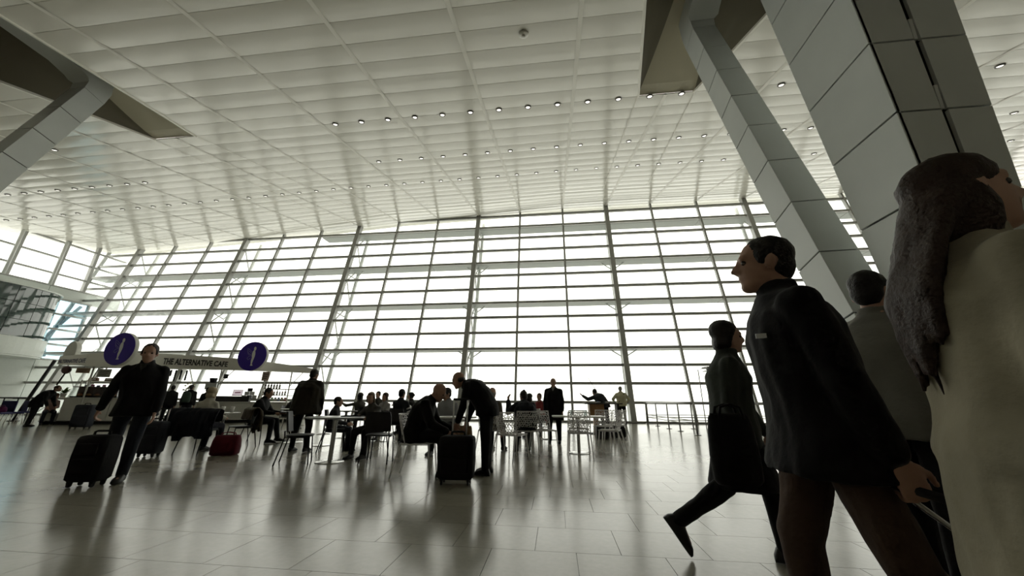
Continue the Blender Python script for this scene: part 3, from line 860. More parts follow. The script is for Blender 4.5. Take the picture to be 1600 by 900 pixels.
        if hair in ('bob', 'bun'):
            for sg in (-1, 1): Q.capsule(hpnt(sg*.07,.005,.03), hpnt(sg*.075,-.02,-.075), .026*hs, .024*hs)
            if hair == 'bob': hell(Q, 0,-.06,-.05, .086,.06,.07); hell(Q, 0,-.035,.055, .096,.104,.09)
            else: hell(Q, 0,-.105,.03, .04,.04,.04); hell(Q, 0,.04,.085, .055,.045,.032)
        if hair == 'topknot': hell(Q, 0,-.06,.115, .03,.03,.03)
        if hair == 'fringe':
            Q = MB(); hell(Q, 0,-.052,-.012, .074,.056,.05)
            for sg in (-1, 1): hell(Q, sg*.064,-.03,-.005, .018,.045,.035)
        blob('hair', Q, hv, hairm(hcol), T, 2, .004 if vox < .02 else 0, 40)
    if vox < .018:
        for sg in (-1, 1): MB().ell(hpnt(sg*.031,.0735,.006), (.0115*hs,)*3, None, 10, 8).build('eye', M_eye, T, smooth=True)
    if extra: extra(dict(T=T, S=S, frame=frame, arms=arms, legs=legs, hpnt=hpnt, hell=hell, s=s, P=P, vox=vox, f=f, u=u, r=r))
    PEOPLE[label] = dict(T=T, arms=arms, legs=legs, P=P)
    return T
PEOPLE = {}
def hand_world(label, sg, ext=.09):
    d = PEOPLE[label]; T = d['T']; a = d['arms'][sg]; p = a[2]+a[3]*ext
    return Matrix.Translation(T.location) @ T.rotation_euler.to_matrix().to_4x4() @ p
# ================================================================== FURNITURE AND LUGGAGE
M_blk = mat('black_plastic', (.015,.015,.017), .45, spec=.45)
M_blkmetal = mat('black_metal_tube', (.008,.008,.009), .5, spec=.3)
M_chrome = mat('brushed_steel', (.55,.55,.54), .22, metal=1.0)
M_lat = mat('white_lattice_plastic', (.95,.94,.94), .22, spec=.8, clear=.42)
M_rod = mat('pale_aluminium_rod', (.75,.75,.74), .3)
M_wtop = mat('white_laminate_top', (.72,.72,.70), .3, spec=.5)
M_gtop = mat('grey_steel_table_top', (.42,.42,.42), .28, metal=.55)
M_bag = mat('black_luggage_fabric', (.012,.012,.013), .8, bump=.4, bscale=120, spec=.25)
M_navybag = mat('dark_blue_luggage_fabric', (.02,.024,.035), .75, bump=.4, bscale=120)
M_rubber = mat('black_rubber', (.01,.01,.01), .8)
def curved_sheet(w, d0, d1, z0, z1, t, bulge, nx=8, nz=5, round_=.0, tilt=0.0, neg=1):
    """chair back: width w, bottom at (y=d0, z0), top at (y=d1, z1), bulging backwards"""
    mb = MB(); vs = []; 
    for side in (0, 1):
        for j in range(nz+1):
            q = j/nz; z = z0+(z1-z0)*q; y = d0+(d1-d0)*q
            ww = w*(1-round_*max(0, q-.6)**2*3)
            for i in range(nx+1):
                a = i/nx*2-1; x = a*ww/2; yy = y+bulge*(a*a)+(t if side else 0)
                vs.append((x, yy, z))
    n = (nx+1)*(nz+1); fs = []
    for j in range(nz):
        for i in range(nx):
            a = j*(nx+1)+i; fs.append((a, a+1, a+nx+2, a+nx+1)); fs.append((n+a, n+a+nx+1, n+a+nx+2, n+a+1))
    for i in range(nx): fs.append((i, n+i, n+i+1, i+1)); a = nz*(nx+1)+i; fs.append((a, a+1, n+a+1, n+a))
    for j in range(nz): a = j*(nx+1); fs.append((a, a+nx+1, n+a+nx+1, n+a)); a += nx; fs.append((a, n+a, n+a+nx+1, a+nx+1))
    return mb.add(vs, fs)
def make_black_chair():
    t = thing('cafe_chair', 'black chair', 'chair')
    s = MB(); pts = []
    s.loft([s.ring((0,.03,z), V((.215-i,0,0)), V((0,.21-i,0)), 16, 4) for z, i in ((.425,.02),(.435,.0),(.452,.0),(.458,.02))])
    autosmooth(s.build('seat', M_blk, t))
    autosmooth(curved_sheet(.44, -.19, -.25, .50, .83, .014, .05, round_=.25).build('backrest', M_blk, t), 50)
    for sx in (-1, 1):
        MB().tube([(sx*.225,.235,0),(sx*.20,.19,.43)], .011, 8).build('leg', M_blkmetal, t, smooth=True)
        MB().tube([(sx*.235,-.26,0),(sx*.205,-.17,.43),(sx*.20,-.185,.52)], .011, 8).build('leg', M_blkmetal, t, smooth=True)
        MB().tube([(sx*.20,.19,.42),(sx*.205,-.17,.42)], .010, 8).build('seat_rail', M_blkmetal, t, smooth=True)
    return t
def lattice(w, h, mapf, cell=.047, r=.0060, seed=3):
    """random cell network of round bars on a shell; mapf(u, v) -> point"""
    rnd = random.Random(seed); mb = MB(); nodes = {}; edges = set()
    nx = int(w/cell/1.0)+1; ny = int(h/(cell*.86))+1
    def node(k, u, v):
        if k not in nodes:
            ju, jv = rnd.uniform(-.3,.3)*cell, rnd.uniform(-.3,.3)*cell
            nodes[k] = (min(w/2, max(-w/2, u+ju)), min(h, max(0, v+jv)))
        return k
    for j in range(-1, ny+1):
        for i in range(-1, nx+1):
            cx = -w/2+(i+(.5 if j % 2 else 0))*cell; cy = j*cell*.86
            ks = []
            for q in range(6):
                a = math.pi/6+q*math.pi/3; u = cx+cell*.577*math.cos(a); v = cy+cell*.577*math.sin(a)
                ks.append(node((round(u*400), round(v*400)), u, v))
            for a, b in zip(ks, ks[1:]+ks[:1]): edges.add((min(a, b), max(a, b)))
    for a, b in sorted(edges):
        (u0, v0), (u1, v1) = nodes[a], nodes[b]
        if (u0-u1)**2+(v0-v1)**2 < 1e-6: continue
        if rnd.random() < .04: continue
        mb.bar(mapf(u0, v0), mapf(u1, v1), r*2*rnd.uniform(.8,1.3), r*1.4, up=(0,.9,.3))
    nb = 12
    for (ua, va), (ub, vb) in (((-w/2,0),(w/2,0)), ((-w/2,h),(w/2,h)), ((-w/2,0),(-w/2,h)), ((w/2,0),(w/2,h))):
        mb.tube([mapf(ua+(ub-ua)*i/nb, va+(vb-va)*i/nb) for i in range(nb+1)], r*1.3, 6)
    return mb
def make_white_chair():
    t = thing('lattice_chair', 'white chair', 'chair')
    def bk(u, v): return V((u*(1-.12*max(0, v-.2)), -.20-.10*v/.38+.16*(u/.22)**2*.45, .43+v))
    lattice(.44, .40, bk).build('backrest', M_lat, t)
    def st(u, v): return V((u, -.2+v, .445-.018*math.cos(u*7)*math.sin(v*7)))
    lattice(.42, .42, st, seed=5).build('seat', M_lat, t)
    for sx in (-1, 1):
        MB().tube([(sx*.225,.25,0),(sx*.195,.20,.44)], [.011,.017], 8).build('leg', M_lat, t, smooth=True)
        MB().tube([(sx*.235,-.30,0),(sx*.21,-.19,.44)], [.011,.017], 8).build('leg', M_lat, t, smooth=True)
        MB().tube([(sx*.195,.20,.43),(sx*.21,-.19,.43)], .013, 8).build('seat_rail', M_lat, t, smooth=True)
    return t
def round_table(label, loc, dia=.95, h=.74, top=None, group=None, base=True):
    t = thing('round_table', label, 'table', loc, 0, group)
    r = dia/2; z0 = h-.028
    autosmooth(MB().lathe([(r-.012,z0),(r,z0+.008),(r,h-.004),(r-.006,h)], seg=40).build('table_top', top or M_gtop, t), 40)
    autosmooth(MB().lathe([(.038,.02),(.038,z0-.03),(.11,z0)], seg=20).build('pedestal', M_chrome, t), 50)
    autosmooth(MB().lathe([(.235,0),(.235,.008),(.22,.014),(.06,.022),(.04,.035)], seg=36).build('base_disc', M_chrome, t), 40)
    return t
def suitcase(label, loc, rz, w=.46, d=.28, h=.66, handle=0.0, m=None, tilt=0.0, lean_to=None, pull_col=None):
    t = thing('suitcase', label, 'suitcase', loc, rz); m = m or M_bag
    if tilt: t.rotation_euler = (tilt, 0, rz)
    b = MB(); z0 = .06
    b.loft([b.ring((0,0,z), V((w/2-i,0,0)), V((0,d/2-i,0)), 24, 7) for z, i in ((z0,.03),(z0+.03,.0),(z0+h*.5,-.006),(z0+h-.05,.0),(z0+h-.015,.015),(z0+h,.05))])
    body = autosmooth(b.build('body', m, t), 50)
    MB().box(-w/2+.05, w/2-.05, -d/2-.022, -d/2+.01, z0+.08, z0+h*.5).build('front_pocket', m, body, bevel=.015)
    MB().box(-w/2+.06, w/2-.06, -d/2-.02, -d/2+.01, z0+h*.56, z0+h-.09).build('front_pocket', m, body, bevel=.015)
    MB().tube([(-w/2+.02,-d/2+.07,z0+.05),(-w/2-.004,-d/2+.07,z0+h*.5),(-w/2+.02,-d/2+.07,z0+h-.06),(w/2-.02,-d/2+.07,z0+h-.06),(w/2+.004,-d/2+.07,z0+h*.5),(w/2-.02,-d/2+.07,z0+.05)], .006, 6).build('zip', M_rubber, body)
    MB().tube([(-.09,0,z0+h-.01),(-.085,0,z0+h+.035),(-.06,0,z0+h+.045),(.06,0,z0+h+.045),(.085,0,z0+h+.035),(.09,0,z0+h-.01)], .013, 8).build('carry_handle', M_rubber, t, smooth=True)
    for sx in (-1, 1):
        for sy in (-1, 1):
            x, y = sx*(w/2-.06), sy*(d/2-.05)
            wh = MB().lathe([(.018,-.012),(.028,-.010),(.028,.010),(.018,.012)], (x, y, .029), 14, 'x').build('wheel', M_rubber, t)
            MB().box(x-.02, x+.02, y-.02, y+.02, .04, z0+.02).build('wheel_fork', M_rubber, wh)
    if handle:
        for sx in (-1, 1): MB().tube([(sx*.095,d/2-.05,z0+h-.05),(sx*.095,d/2-.05,z0+h+handle)], .011, 8).build('pull_rod', M_rod, t, smooth=True)
        MB().tube([(-.105,d/2-.05,z0+h+handle),(.105,d/2-.05,z0+h+handle)], .016, 10).build('pull_grip', M_rubber, t, smooth=True)
    return t
def drape(label, loc, rz, w, drop, d, colr, name='coat', cat='coat', over=.84, seed=1, vox=.018, lip=.25):
    """a garment folded over a chair back"""
    t = thing(name, label, cat, loc, rz); mb = MB(); rnd = random.Random(seed)
    n = 7
    for i in range(n):
        a = (i/(n-1)-.5)*w
        z1 = over-drop+rnd.uniform(-.05,.06)
        mb.loft([mb.ring((a+rnd.uniform(-.01,.01), y, z), V((w/n*.85,0,0)), V((0,dd,0)), 10) for y, z, dd in ((-d*.9+rnd.uniform(-.02,.02), z1, .03),(-d*.95, (z1+over)/2, .045),(-d*.75, over-.06, .04),(-d*.5, over+.01, .03))])
        mb.loft([mb.ring((a, y, z), V((w/n*.8,0,0)), V((0,dd,0)), 10) for y, z, dd in ((-d*.5, over+.012, .03),(-d*.2, over-.03, .03),(-d*.1, over-lip, .025))])
    blob('cloth', mb, vox, cloth(colr), t, 3, .014, 12)
    return t
def bag(label, loc, rz, w, d, h, colr, name='handbag', strap=.25, soft=.02, cat='bag', lean=0):
    t = thing(name, label, cat, loc, rz); m = cloth(colr)
    if lean: t.rotation_euler = (lean, 0, rz)
    b = MB(); b.loft([b.ring((0,0,z*h), V((w/2*i,0,0)), V((0,d/2*j,0)), 18, 3.2) for z, i, j in ((0,.86,.86),(.06,1,1),(.4,1.03,1.06),(.75,.97,.9),(.95,.9,.6),(1,.82,.35))])
    autosmooth(b.build('body', m, t), 60)
    if strap:
        for y in (-.03, .03):
            MB().tube([(-w*.28,y,h*.93),(-w*.22,y,h+strap*.7),(0,y,h+strap),(w*.22,y,h+strap*.7),(w*.28,y,h*.93)], .009, 6).build('strap', m, t, smooth=True)
    MB().tube([(-w*.4,0,h*.995),(w*.4,0,h*.995)], .006, 6).build('zip', M_rubber, t)
    return t
# ================================================================== CAFE KIOSK
M_kwhite = mat('kiosk_white_panel', (.72,.72,.67), .4, spec=.45, var=.04)
M_fascia = mat('fascia_off_white', (.82,.81,.75), .5)
M_letter = mat('dark_grey_lettering', (.045,.045,.045), .6)
M_purple = mat('violet_sign_face', (.045,.015,.33), .35, spec=.4)
M_wfig = mat('white_print', (.85,.85,.85), .5)
M_wing = mat('pale_violet_print', (.25,.22,.55), .5)
M_wood = mat('warm_wood', (.32,.17,.07), .5, var=.2, vscale=6)
FB = [(89,569),(125,572),(160,574),(212,575.5),(264,576),(313,576.3),(362,577),(406,578.5),(450,581),(490,583)]
FT = [(89,556),(125,552),(160,549),(212,550),(264,553),(313,556),(362,559.5),(406,564),(450,570),(490,576)]
ZF = 2.32; VC = 1.3
plan = []
for (x, y), (x2, y2) in zip(FB, FT):
    p = gnd(x, y, ZF); h = math.hypot(p.x, p.y)
    plan.append(p)
# smooth plan curve and take fascia heights from the upper outline
for k in range(4):
    plan = [plan[0]]+[plan[i]*.5+(plan[i-1]+plan[i+1])*.25 for i in range(1, len(plan)-1)]+[plan[-1]]
tops = []
for p, (x2, y2) in zip(plan, FT):
    d = ray(x2, y2); tops.append(CAMH+d.z*math.hypot(p.x, p.y)/math.hypot(d.x, d.y))
kc = sum(plan, V((0,0,0)))/len(plan)
away = V((kc.x, kc.y, 0)).normalized()
uax = (plan[-1]-plan[0]); uax.z = 0; uax.normalize()
vax = V((-uax.y, uax.x, 0));
if vax.dot(away) < 0: vax = -vax
KO = V((kc.x, kc.y, 0)); KR = math.atan2(uax.y, uax.x)
def kl(p):      # world -> kiosk local
    d = V(p)-KO; return V((d.dot(uax), d.dot(vax), d.z))
def kw(u, v, z): return KO+uax*u+vax*v+V((0,0,z))
def kp(px, py, v):   # pixel on the plane v = const of the kiosk, local
    d = ray(px, py); o = CAM-KO; t = (v-o.dot(vax))/d.dot(vax); return kl(CAM+d*t)
lp = [kl(p) for p in plan]
can = thing('kiosk_canopy', 'long curved white kiosk canopy carrying the cafe name', 'canopy', KO, KR)
f = MB(); vs = []; n = len(lp)
for p, zt in zip(lp, tops): vs += [(p.x, p.y, ZF), (p.x, p.y, zt)]
for p, zt in zip(lp, tops): vs += [(p.x, p.y+.08, ZF), (p.x, p.y+.08, zt)]
fs = []
for i in range(n-1):
    a = 2*i; b = 2*n+2*i; fs += [(a, a+2, a+3, a+1), (b, b+1, b+3, b+2), (a, b, b+2, a+2), (a+1, a+3, b+3, b+1)]
fs += [(0, 1, 2*n+1, 2*n), (2*n-2, 4*n-2, 4*n-1, 2*n-1)]
f.add(vs, fs).build('fascia', M_fascia, can)
f = MB(); vs = []
for p, zt in zip(lp, tops): vs += [(p.x, p.y+.08, ZF+.06), (p.x, p.y+2.2, ZF+.12)]
for p, zt in zip(lp, tops): vs += [(p.x, p.y+.08, ZF+.14), (p.x, p.y+2.2, ZF+.2)]
f.add(vs, fs).build('roof_slab', M_kwhite, can)
for i, q in enumerate((1, 3.2, 5.4, 8)):
    k = int(q); p = lp[k].lerp(lp[min(k+1, n-1)], q-k)
    MB().tube([(p.x, VC-.2, 0), (p.x, VC-.2, ZF+.1)], .03, 10).build('post', M_kwhite, can, smooth=True)
    MB().tube([(p.x+.0, VC-.2, 1.7), (p.x+.5, VC-.2, ZF+.1)], .018, 8).build('brace', M_kwhite, can, smooth=True)
def text_on(parent, body, size, pos, xdir, up, mat_, name, ext=.006, squash=1.0, mirror=False):
    cu = bpy.data.curves.new(name, 'FONT'); cu.body = body; cu.size = size; cu.extrude = ext; cu.offset = size*.035
    cu.space_character = 1.02
    o = bpy.data.objects.new(name, cu); COL.objects.link(o)
    dg = bpy.context.evaluated_depsgraph_get(); me = bpy.data.meshes.new_from_object(o.evaluated_get(dg))
    bpy.data.objects.remove(o); 
    x = V(xdir).normalized(); z = x.cross(V(up)).normalized(); y = z.cross(x)
    M = Matrix((x*squash, y, z)).transposed().to_4x4(); M.translation = V(pos)
    me.transform(M); me.materials.clear(); me.materials.append(mat_)
    return link(name, me, parent=parent), me
def fascia_text(body, pxa, pxb, size, dz, name, mat_):
    """letters follow the curved fascia between two pixel columns"""
    def at(px):
        for i in range(n-1):
            a, b = FB[i][0], FB[i+1][0]
            if a <= px <= b: q = (px-a)/(b-a); return lp[i].lerp(lp[i+1], q), tops[i]+(tops[i+1]-tops[i])*q
    p0, t0 = at(pxa); p1, t1 = at(pxb)
    z0 = ZF+(t0-ZF)*.5-size*.36+dz; z1 = ZF+(t1-ZF)*.5-size*.36+dz
    a = V((p0.x, p0.y-.012, z0)); b = V((p1.x, p1.y-.012, z1))
    o, me = text_on(can, body, size, (0,0,0), (1,0,0), (0,0,1), mat_, name, .004)
    xs = [v.co.x for v in me.vertices]; L = max(xs)-min(xs); x0 = min(xs)
    for v in me.vertices:
        q = (v.co.x-x0)/L; px = pxa+(pxb-pxa)*q; p, t = at(px)
        zz = ZF+(t-ZF)*.5-size*.36+dz
        s_ = (t-ZF)/.62
        v.co = V((p.x, p.y-.010+v.co.y, zz+v.co.z*min(1.1, max(.6, s_))))
    me.update()
fascia_text('THE ALTERNATIVE CAFE', 251, 355, .36, .0, 'lettering', M_letter)
fascia_text('ALTERNATIVE CAFE', 90, 126, .30, .0, 'lettering', mat('grey_blue_lettering', (.16,.17,.22), .6))
FIG = [(-.03,-.62),(.12,-.62),(.12,-.56),(.06,-.53),(.09,-.30),(.14,-.05),(.15,.12),(.12,.28),(.09,.36),(.13,.40),(.145,.50),(.11,.60),(.05,.62),(.0,.58),(-.01,.48),(.02,.40),(-.03,.33),(-.06,.20),(-.05,.02),(-.02,-.12),(-.04,-.30),(-.01,-.50)]
FIG = [(x+.04, z) for x, z in FIG]
def round_sign(label, px, py, diam_px, v, yawdeg=0, figure=True, rim_right=True):
    c = kp(px, py, v); wpos = kw(c.x, c.y, c.z)
    depth = (wpos-CAM).dot(_fw); r = diam_px/2*depth/FPX
    face = YAW-math.pi   # the signs face down the hall
    t = thing('round_sign', label, 'sign', wpos, face+R_(180+yawdeg))
    th = .16
    autosmooth(MB().lathe([(r*.98,-th),(r,-th+.01),(r,-.012),(r*.985,0)], seg=48, axis='y').build('drum', M_kwhite, t), 40)
    if figure:
        MB().lathe([(r*.985,.0),(r*.98,.008)], seg=48, axis='y').build('face', M_purple, t)
        k = r*1.05
        MB().prism([(x*k, z*k) for x, z in FIG], -.018, -.009).build('figure', M_wfig, t)
        for wpts in ([(-.06,.25),(-.30,.45),(-.42,.50),(-.40,.34),(-.36,.22),(-.30,.10),(-.12,.05)], [(-.08,.02),(-.26,-.02),(-.34,-.16),(-.24,-.24),(-.10,-.10)], [(-.06,.16),(-.22,.28),(-.34,.36)], [(-.08,.08),(-.22,.14),(-.36,.24)]):
            mb = MB()
            for a, b in zip(wpts, wpts[1:]): mb.bar(((a[0]+.04)*k,-.012,a[1]*k), ((b[0]+.04)*k,-.012,b[1]*k), .022*k, .006, up=(0,1,0))
            mb.build('wing_outline', M_wing, t)
    else:
        MB().lathe([(r*.985,0),(r*.98,.008)], seg=48, axis='y').build('face', M_kwhite, t)
    return t
vf = lp[3].y-.12
round_sign('violet round sign with white figure beside the walking man', 187, 545, 51, min(p.y for p in lp)-.15, -4)
round_sign('violet round sign with white figure at the right of the cafe lettering', 394, 556.5, 45, lp[6].y-.5, 0)
round_sign('white back of a round sign at the far left end of the canopy', 117, 551, 34, lp[1].y+1.2, 160, figure=False)

# ---- counters
def counter(label, pxl, pxr, v, top, depth, bays, name='counter_unit'):
    a = kp(pxl, 650, v).x; b = kp(pxr, 650, v).x
    t = thing(name, label, 'counter', kw(a, v, 0), KR)
    w = b-a
    MB().box(0, w, .03, depth, .12, top-.05).build('carcass', M_kwhite, t)
    for i in range(bays):
        x0, x1 = w*i/bays+.01, w*(i+1)/bays-.01
        MB().box(x0, x1, 0, .035, .16, top-.07).build('front_panel', M_kwhite, t, bevel=.004)
    MB().box(-.02, w+.02, -.03, depth+.02, top-.05, top).build('worktop', M_kwhite, t, bevel=.006)
    MB().tube([(.05,-.06,.14),(w-.05,-.06,.14)], .022, 8).build('foot_rail', M_chrome, t, smooth=True)
    MB().box(.02, w-.02, .08, depth-.05, 0, .12).build('plinth', M_dark, t)
    return t, a, b
VC = 1.3
c1, a1, b1 = counter('white panelled counter at the left end of the cafe kiosk', 90, 236, VC, 1.08, .75, 4)
c2, a2, b2 = counter('white counter of the cafe kiosk below the laptop', 262, 462, VC, .95, .75, 5)
c3, a3, b3 = counter('low white bench block joined to the left counter', 62, 88, VC+.05, .45, .7, 1, 'bench_block')
# shelf rack behind with bottles and packets
def rack(label, pxl, pxr, v, h, levels, name='display_shelf'):
    a = kp(pxl, 640, v).x; b = kp(pxr, 640, v).x; w = b-a
    t = thing(name, label, 'shelf', kw(a, v, 0), KR)
    for x in (0, w):
        for y in (0, .35): MB().box(x-.02, x+.02, y-.02, y+.02, 0, h).build('upright', M_kwhite, t)
    for z in levels: MB().box(-.02, w+.02, -.02, .37, z-.02, z+.015).build('shelf_board', M_kwhite, t)
    return t, a, b
VS = 2.6
r1, ra, rb = rack('open display shelf of goods at the left of the kiosk', 112, 172, VS, 1.85, (1.15,1.45,1.8))
r2, rc, rd = rack('open bottle shelf at the right of the kiosk', 402, 462, VS, 1.65, (.98,1.28,1.6))
rnd = random.Random(5)
M_bottle = [mat('bottle_%d' % i, c, .15, spec=.6) for i, c in enumerate(((.03,.02,.015),(.08,.03,.01),(.20,.18,.15),(.05,.06,.03),(.25,.04,.04)))]
def bottle(label, u, v, z, h, m, group, capm=None):
    t = thing('bottle', label, 'bottle', kw(u, v, z), 0, group); r = h*.16
    MB().lathe([(r,0),(r,h*.55),(r*.9,h*.63),(r*.4,h*.74),(r*.36,h*.92)], seg=10).build('glass', m, t, smooth=True)
    MB().lathe([(r*.42,h*.92),(r*.42,h)], seg=8).build('cap', M_blk, t)
    MB().lathe([(r*1.02,h*.15),(r*1.02,h*.45)], seg=10).build('paper_label', M_wtop, t)
for i in range(6): bottle('dark bottle, %s from the left on the top board of the bottle shelf' % ordinal(i+1), rc+.12+i*.13, VS+.15, 1.615, .30, M_bottle[0], 'bottles on the top board of the bottle shelf')
for i in range(9): bottle('coloured bottle, %s from the left on the middle board of the bottle shelf' % ordinal(i+1), rc+.08+i*.125, VS+.14, 1.295, .22+.03*(i % 3), M_bottle[1+i % 4], 'bottles on the middle board of the bottle shelf')
PK = [mat('packet_%d' % i, c, .5) for i, c in enumerate(((.35,.05,.05),(.35,.25,.08),(.05,.10,.25),(.32,.30,.26),(.10,.22,.08),(.28,.08,.18)))]
def packet(label, u, v, z, w, d, h, m, group=None, name='snack_packet', cat='packet', rz=0):
    t = thing(name, label, cat, kw(u, v, z), KR+rz, group)
    b = MB(); b.loft([b.ring((0,0,q*h), V((w/2*i,0,0)), V((0,d/2*j,0)), 12, 4) for q, i, j in ((0,1,.9),(.1,1,1),(.5,.98,1.05),(.88,.97,.8),(1,.95,.25))])
    autosmooth(b.build('pouch', m, t), 50); MB().box(-w*.3, w*.3, -d*.56, -d*.44, h*.3, h*.6).build('print_patch', M_wtop, t)
for i in range(8): packet('small bright packet, %s from the left on the lower board of the bottle shelf' % ordinal(i+1), rc+.08+i*.15, VS+.14, .995, .11, .08, .18, PK[(i*5+1) % 6], 'packets on the lower board of the bottle shelf')
for z, nn, nm in ((1.165, 6, 'lower'), (1.465, 6, 'middle')):
    for i in range(nn): packet('small packet, %s from the left on the %s board of the left display shelf' % (ordinal(i+1), nm), ra+.15+i*((rb-ra)-.3)/(nn-1), VS+.15, z+.002, .12, .1, .16+.03*(i % 2), PK[(i*3+2) % 6], 'packets on the %s board of the left display shelf' % nm)
for i in range(4): packet('brown paper parcel, %s from the left on top of the left display shelf' % ordinal(i+1), ra+.3+i*.55, VS+.15, 1.815, .34, .2, .14, mat('kraft_paper', (.16,.09,.06), .7), 'parcels on top of the left display shelf', 'paper_parcel', 'parcel')
# glass food case on the left counter
def on(u, v, z): return kw(u, v, z)
uc = kp(150, 615, VC+.2).x
t = thing('food_case', 'low dark food display case on the left kiosk counter', 'display case', on(uc, VC+.35, 1.08), KR)
MB().box(-.75,.75,-.25,.25,0,.05).build('tray', M_blk, t); MB().box(-.75,.75,.2,.25,.05,.42).build('rear_panel', mat('brown_panel', (.10,.06,.05), .5), t)
MB().box(-.75,.75,-.25,.25,.42,.45).build('lid', mat('brown_panel', (.10,.06,.05), .5), t, bevel=.005)
for x in (-.74,.74): MB().box(x-.01, x+.01, -.25, .25, .05, .42).build('side_glass', M_glass, t)
MB().box(-.73,.73,-.25,-.24,.05,.42).build('front_glass', M_glass, t)
for i in range(5):
    q = thing('pastry', 'baked pastry, %s from the left inside the low food display case' % ordinal(i+1), 'pastry', on(uc-.55+i*.27, VC+.33, 1.135), KR, 'pastries in the food case')
    b = MB(); b.ell((0,0,.05), (.10,.07,.05)); b.build('crust', M_wood, q, smooth=True); MB().ell((0,0,.085), (.07,.045,.025)).build('glaze', PK[i % 2], q, smooth=True)
# green plant
uc = kp(99, 610, VC+.2).x
t = thing('potted_plant', 'small leafy green plant on the left end of the kiosk counter', 'plant', on(uc, VC+.3, 1.08), 0)
MB().lathe([(.07,0),(.10,.14),(.10,.16)], seg=14).build('pot', M_kwhite, t, smooth=True)
M_leaf = mat('green_leaf', (.12,.20,.03), .5, var=.2)
for i in range(26):
    a = rnd.uniform(0, 6.28); e = rnd.uniform(.2,1.3); L = rnd.uniform(.16,.34); d = V((math.cos(a)*math.cos(e), math.sin(a)*math.cos(e), math.sin(e))); s_ = d.cross(V((0,0,1))).normalized()*.045
    b = MB(); o_ = V((0,0,.15)); up = V((0,0,.02))
    b.add([o_, o_+d*L*.5+s_+up, o_+d*L, o_+d*L*.5-s_+up, o_+d*L*.5-up*.2], [(0,1,4),(1,2,4),(2,3,4),(3,0,4),(0,3,2,1)]); b.build('leaf', M_leaf, t)
# laptop and coffee machine on the right counter
uc = kp(370, 612, VC+.2).x
t = thing('laptop', 'open laptop with a bright pinkish screen on the kiosk counter', 'laptop', on(uc, VC+.25, 1.22), KR)
MB().box(-.19,.19,-.12,.13,0,.018).build('keyboard_base', M_blk, t, bevel=.004)
scr = MB(); scr.hexa([(-.2,.12,.02),(.2,.12,.02),(.2,.135,.02),(-.2,.135,.02)], [(-.2,.19,.29),(.2,.19,.29),(.2,.205,.29),(-.2,.205,.29)]); ls = scr.build('lid', M_blk, t)
q = MB(); q.hexa([(-.185,.1215,.035),(.185,.1215,.035),(.185,.124,.035),(-.185,.124,.035)], [(-.185,.1835,.275),(.185,.1835,.275),(.185,.186,.275),(-.185,.186,.275)]); q.build('screen', mat('laptop_screen', (.4,.35,.36), .3, emis=(.85,.72,.76), estr=.55), ls)
q = MB(); q.bar((-.11,.148,.15),(.12,.150,.165),.05,.002, up=(0,-1,.25)); q.build('screen_mark', mat('pink_mark', (.5,.08,.2), .4), ls)
t = thing('till_drawer', 'long black till drawer under the laptop on the kiosk counter', 'till', on(uc-.05, VC+.24, .951), KR)
MB().box(-.75,.65,-.25,.25,0,.25).build('case', M_blk, t, bevel=.012)
MB().box(-.70,.60,-.265,-.245,.03,.12).build('drawer_front', M_letter, t); MB().box(-.70,.60,-.265,-.245,.14,.22).build('drawer_front', M_letter, t)
uc = kp(331, 600, VC+.2).x
t = thing('coffee_machine', 'tall grey coffee machine at the left end of the right kiosk counter', 'coffee machine', on(uc, VC+.3, .95), KR)
MB().box(-.2,.2,-.2,.25,0,.12).build('drip_base', M_blk, t, bevel=.01); MB().box(-.2,.2,.05,.25,.12,.55).build('tower', M_clad, t, bevel=.01)
MB().box(-.22,.22,-.2,.27,.55,.85).build('head', M_clad, t, bevel=.02); MB().tube([(0,-.12,.56),(0,-.12,.45)], .03, 10).build('spout', M_chrome, t)
MB().lathe([(.12,.85),(.16,1.05),(.16,1.08)], seg=16).build('bean_hopper', M_blk, t, smooth=True)
uc = kp(386, 600, VC+.2).x
for i, (dx, z) in enumerate(((-.1,0),(.12,0),(.34,0),(0,.17),(.22,.17),(.1,.34))):
    tt = thing('takeaway_box', 'small patterned box behind the laptop, '+('bottom row left','bottom row middle','bottom row right','second row left','second row right','top of the pile')[i], 'box', on(uc+dx, VC+.66, .95+.0+z+.15), KR, 'boxes piled behind the laptop')
    MB().box(-.095,.095,-.08,.08,0,.15).build('carton', [M_wtop, M_letter][i % 2] if i % 3 else M_clad, tt, bevel=.004); MB().box(-.1,.1,-.085,.085,.15,.165).build('lid', M_wtop, tt)
MB_ = thing('box_riser', 'low dark riser carrying the pile of small boxes', 'riser', on(uc+.12, VC+.66, .95), KR)
MB().box(-.36,.42,-.1,.1,.13,.15).build('board', M_blk, MB_)
for x in (-.34,.40): MB().box(x-.015, x+.015, -.09, .09, 0, .13).build('foot', M_blk, MB_)
def paper(label, px, py, w, h, v, m, stand=True):
    c = kp(px, py, v); t = thing('menu_card', label, 'sign', kw(c.x, c.y, c.z-h/2), KR)
    MB().box(-w/2, w/2, -.008, .008, 0, h).build('card', m, t)
    for i in range(3): MB().box(-w*.36, w*.36-(i*.08*w), -.0105, -.0085, h*(.68-.22*i), h*(.76-.22*i)).build('printed_line', M_letter, t)
    MB().tube([(0,.0,h),(0,.0,ZF+.1-(c.z-h/2))], .006, 6).build('hanging_cord', M_letter, t)
    return t
paper('pinkish menu card hanging under the right round sign', 415, 588, .28, .42, lp[6].y+.35, mat('pink_card', (.50,.38,.34), .6))
paper('small dark card hanging in front of the glass at the kiosk', 353, 588, .17, .2, lp[5].y+.4, mat('dark_card', (.10,.10,.11), .6))
paper('pale card hanging at the left of the walking man', 163, 583, .42, .34, lp[2].y+.35, mat('pale_card', (.42,.42,.38), .6))
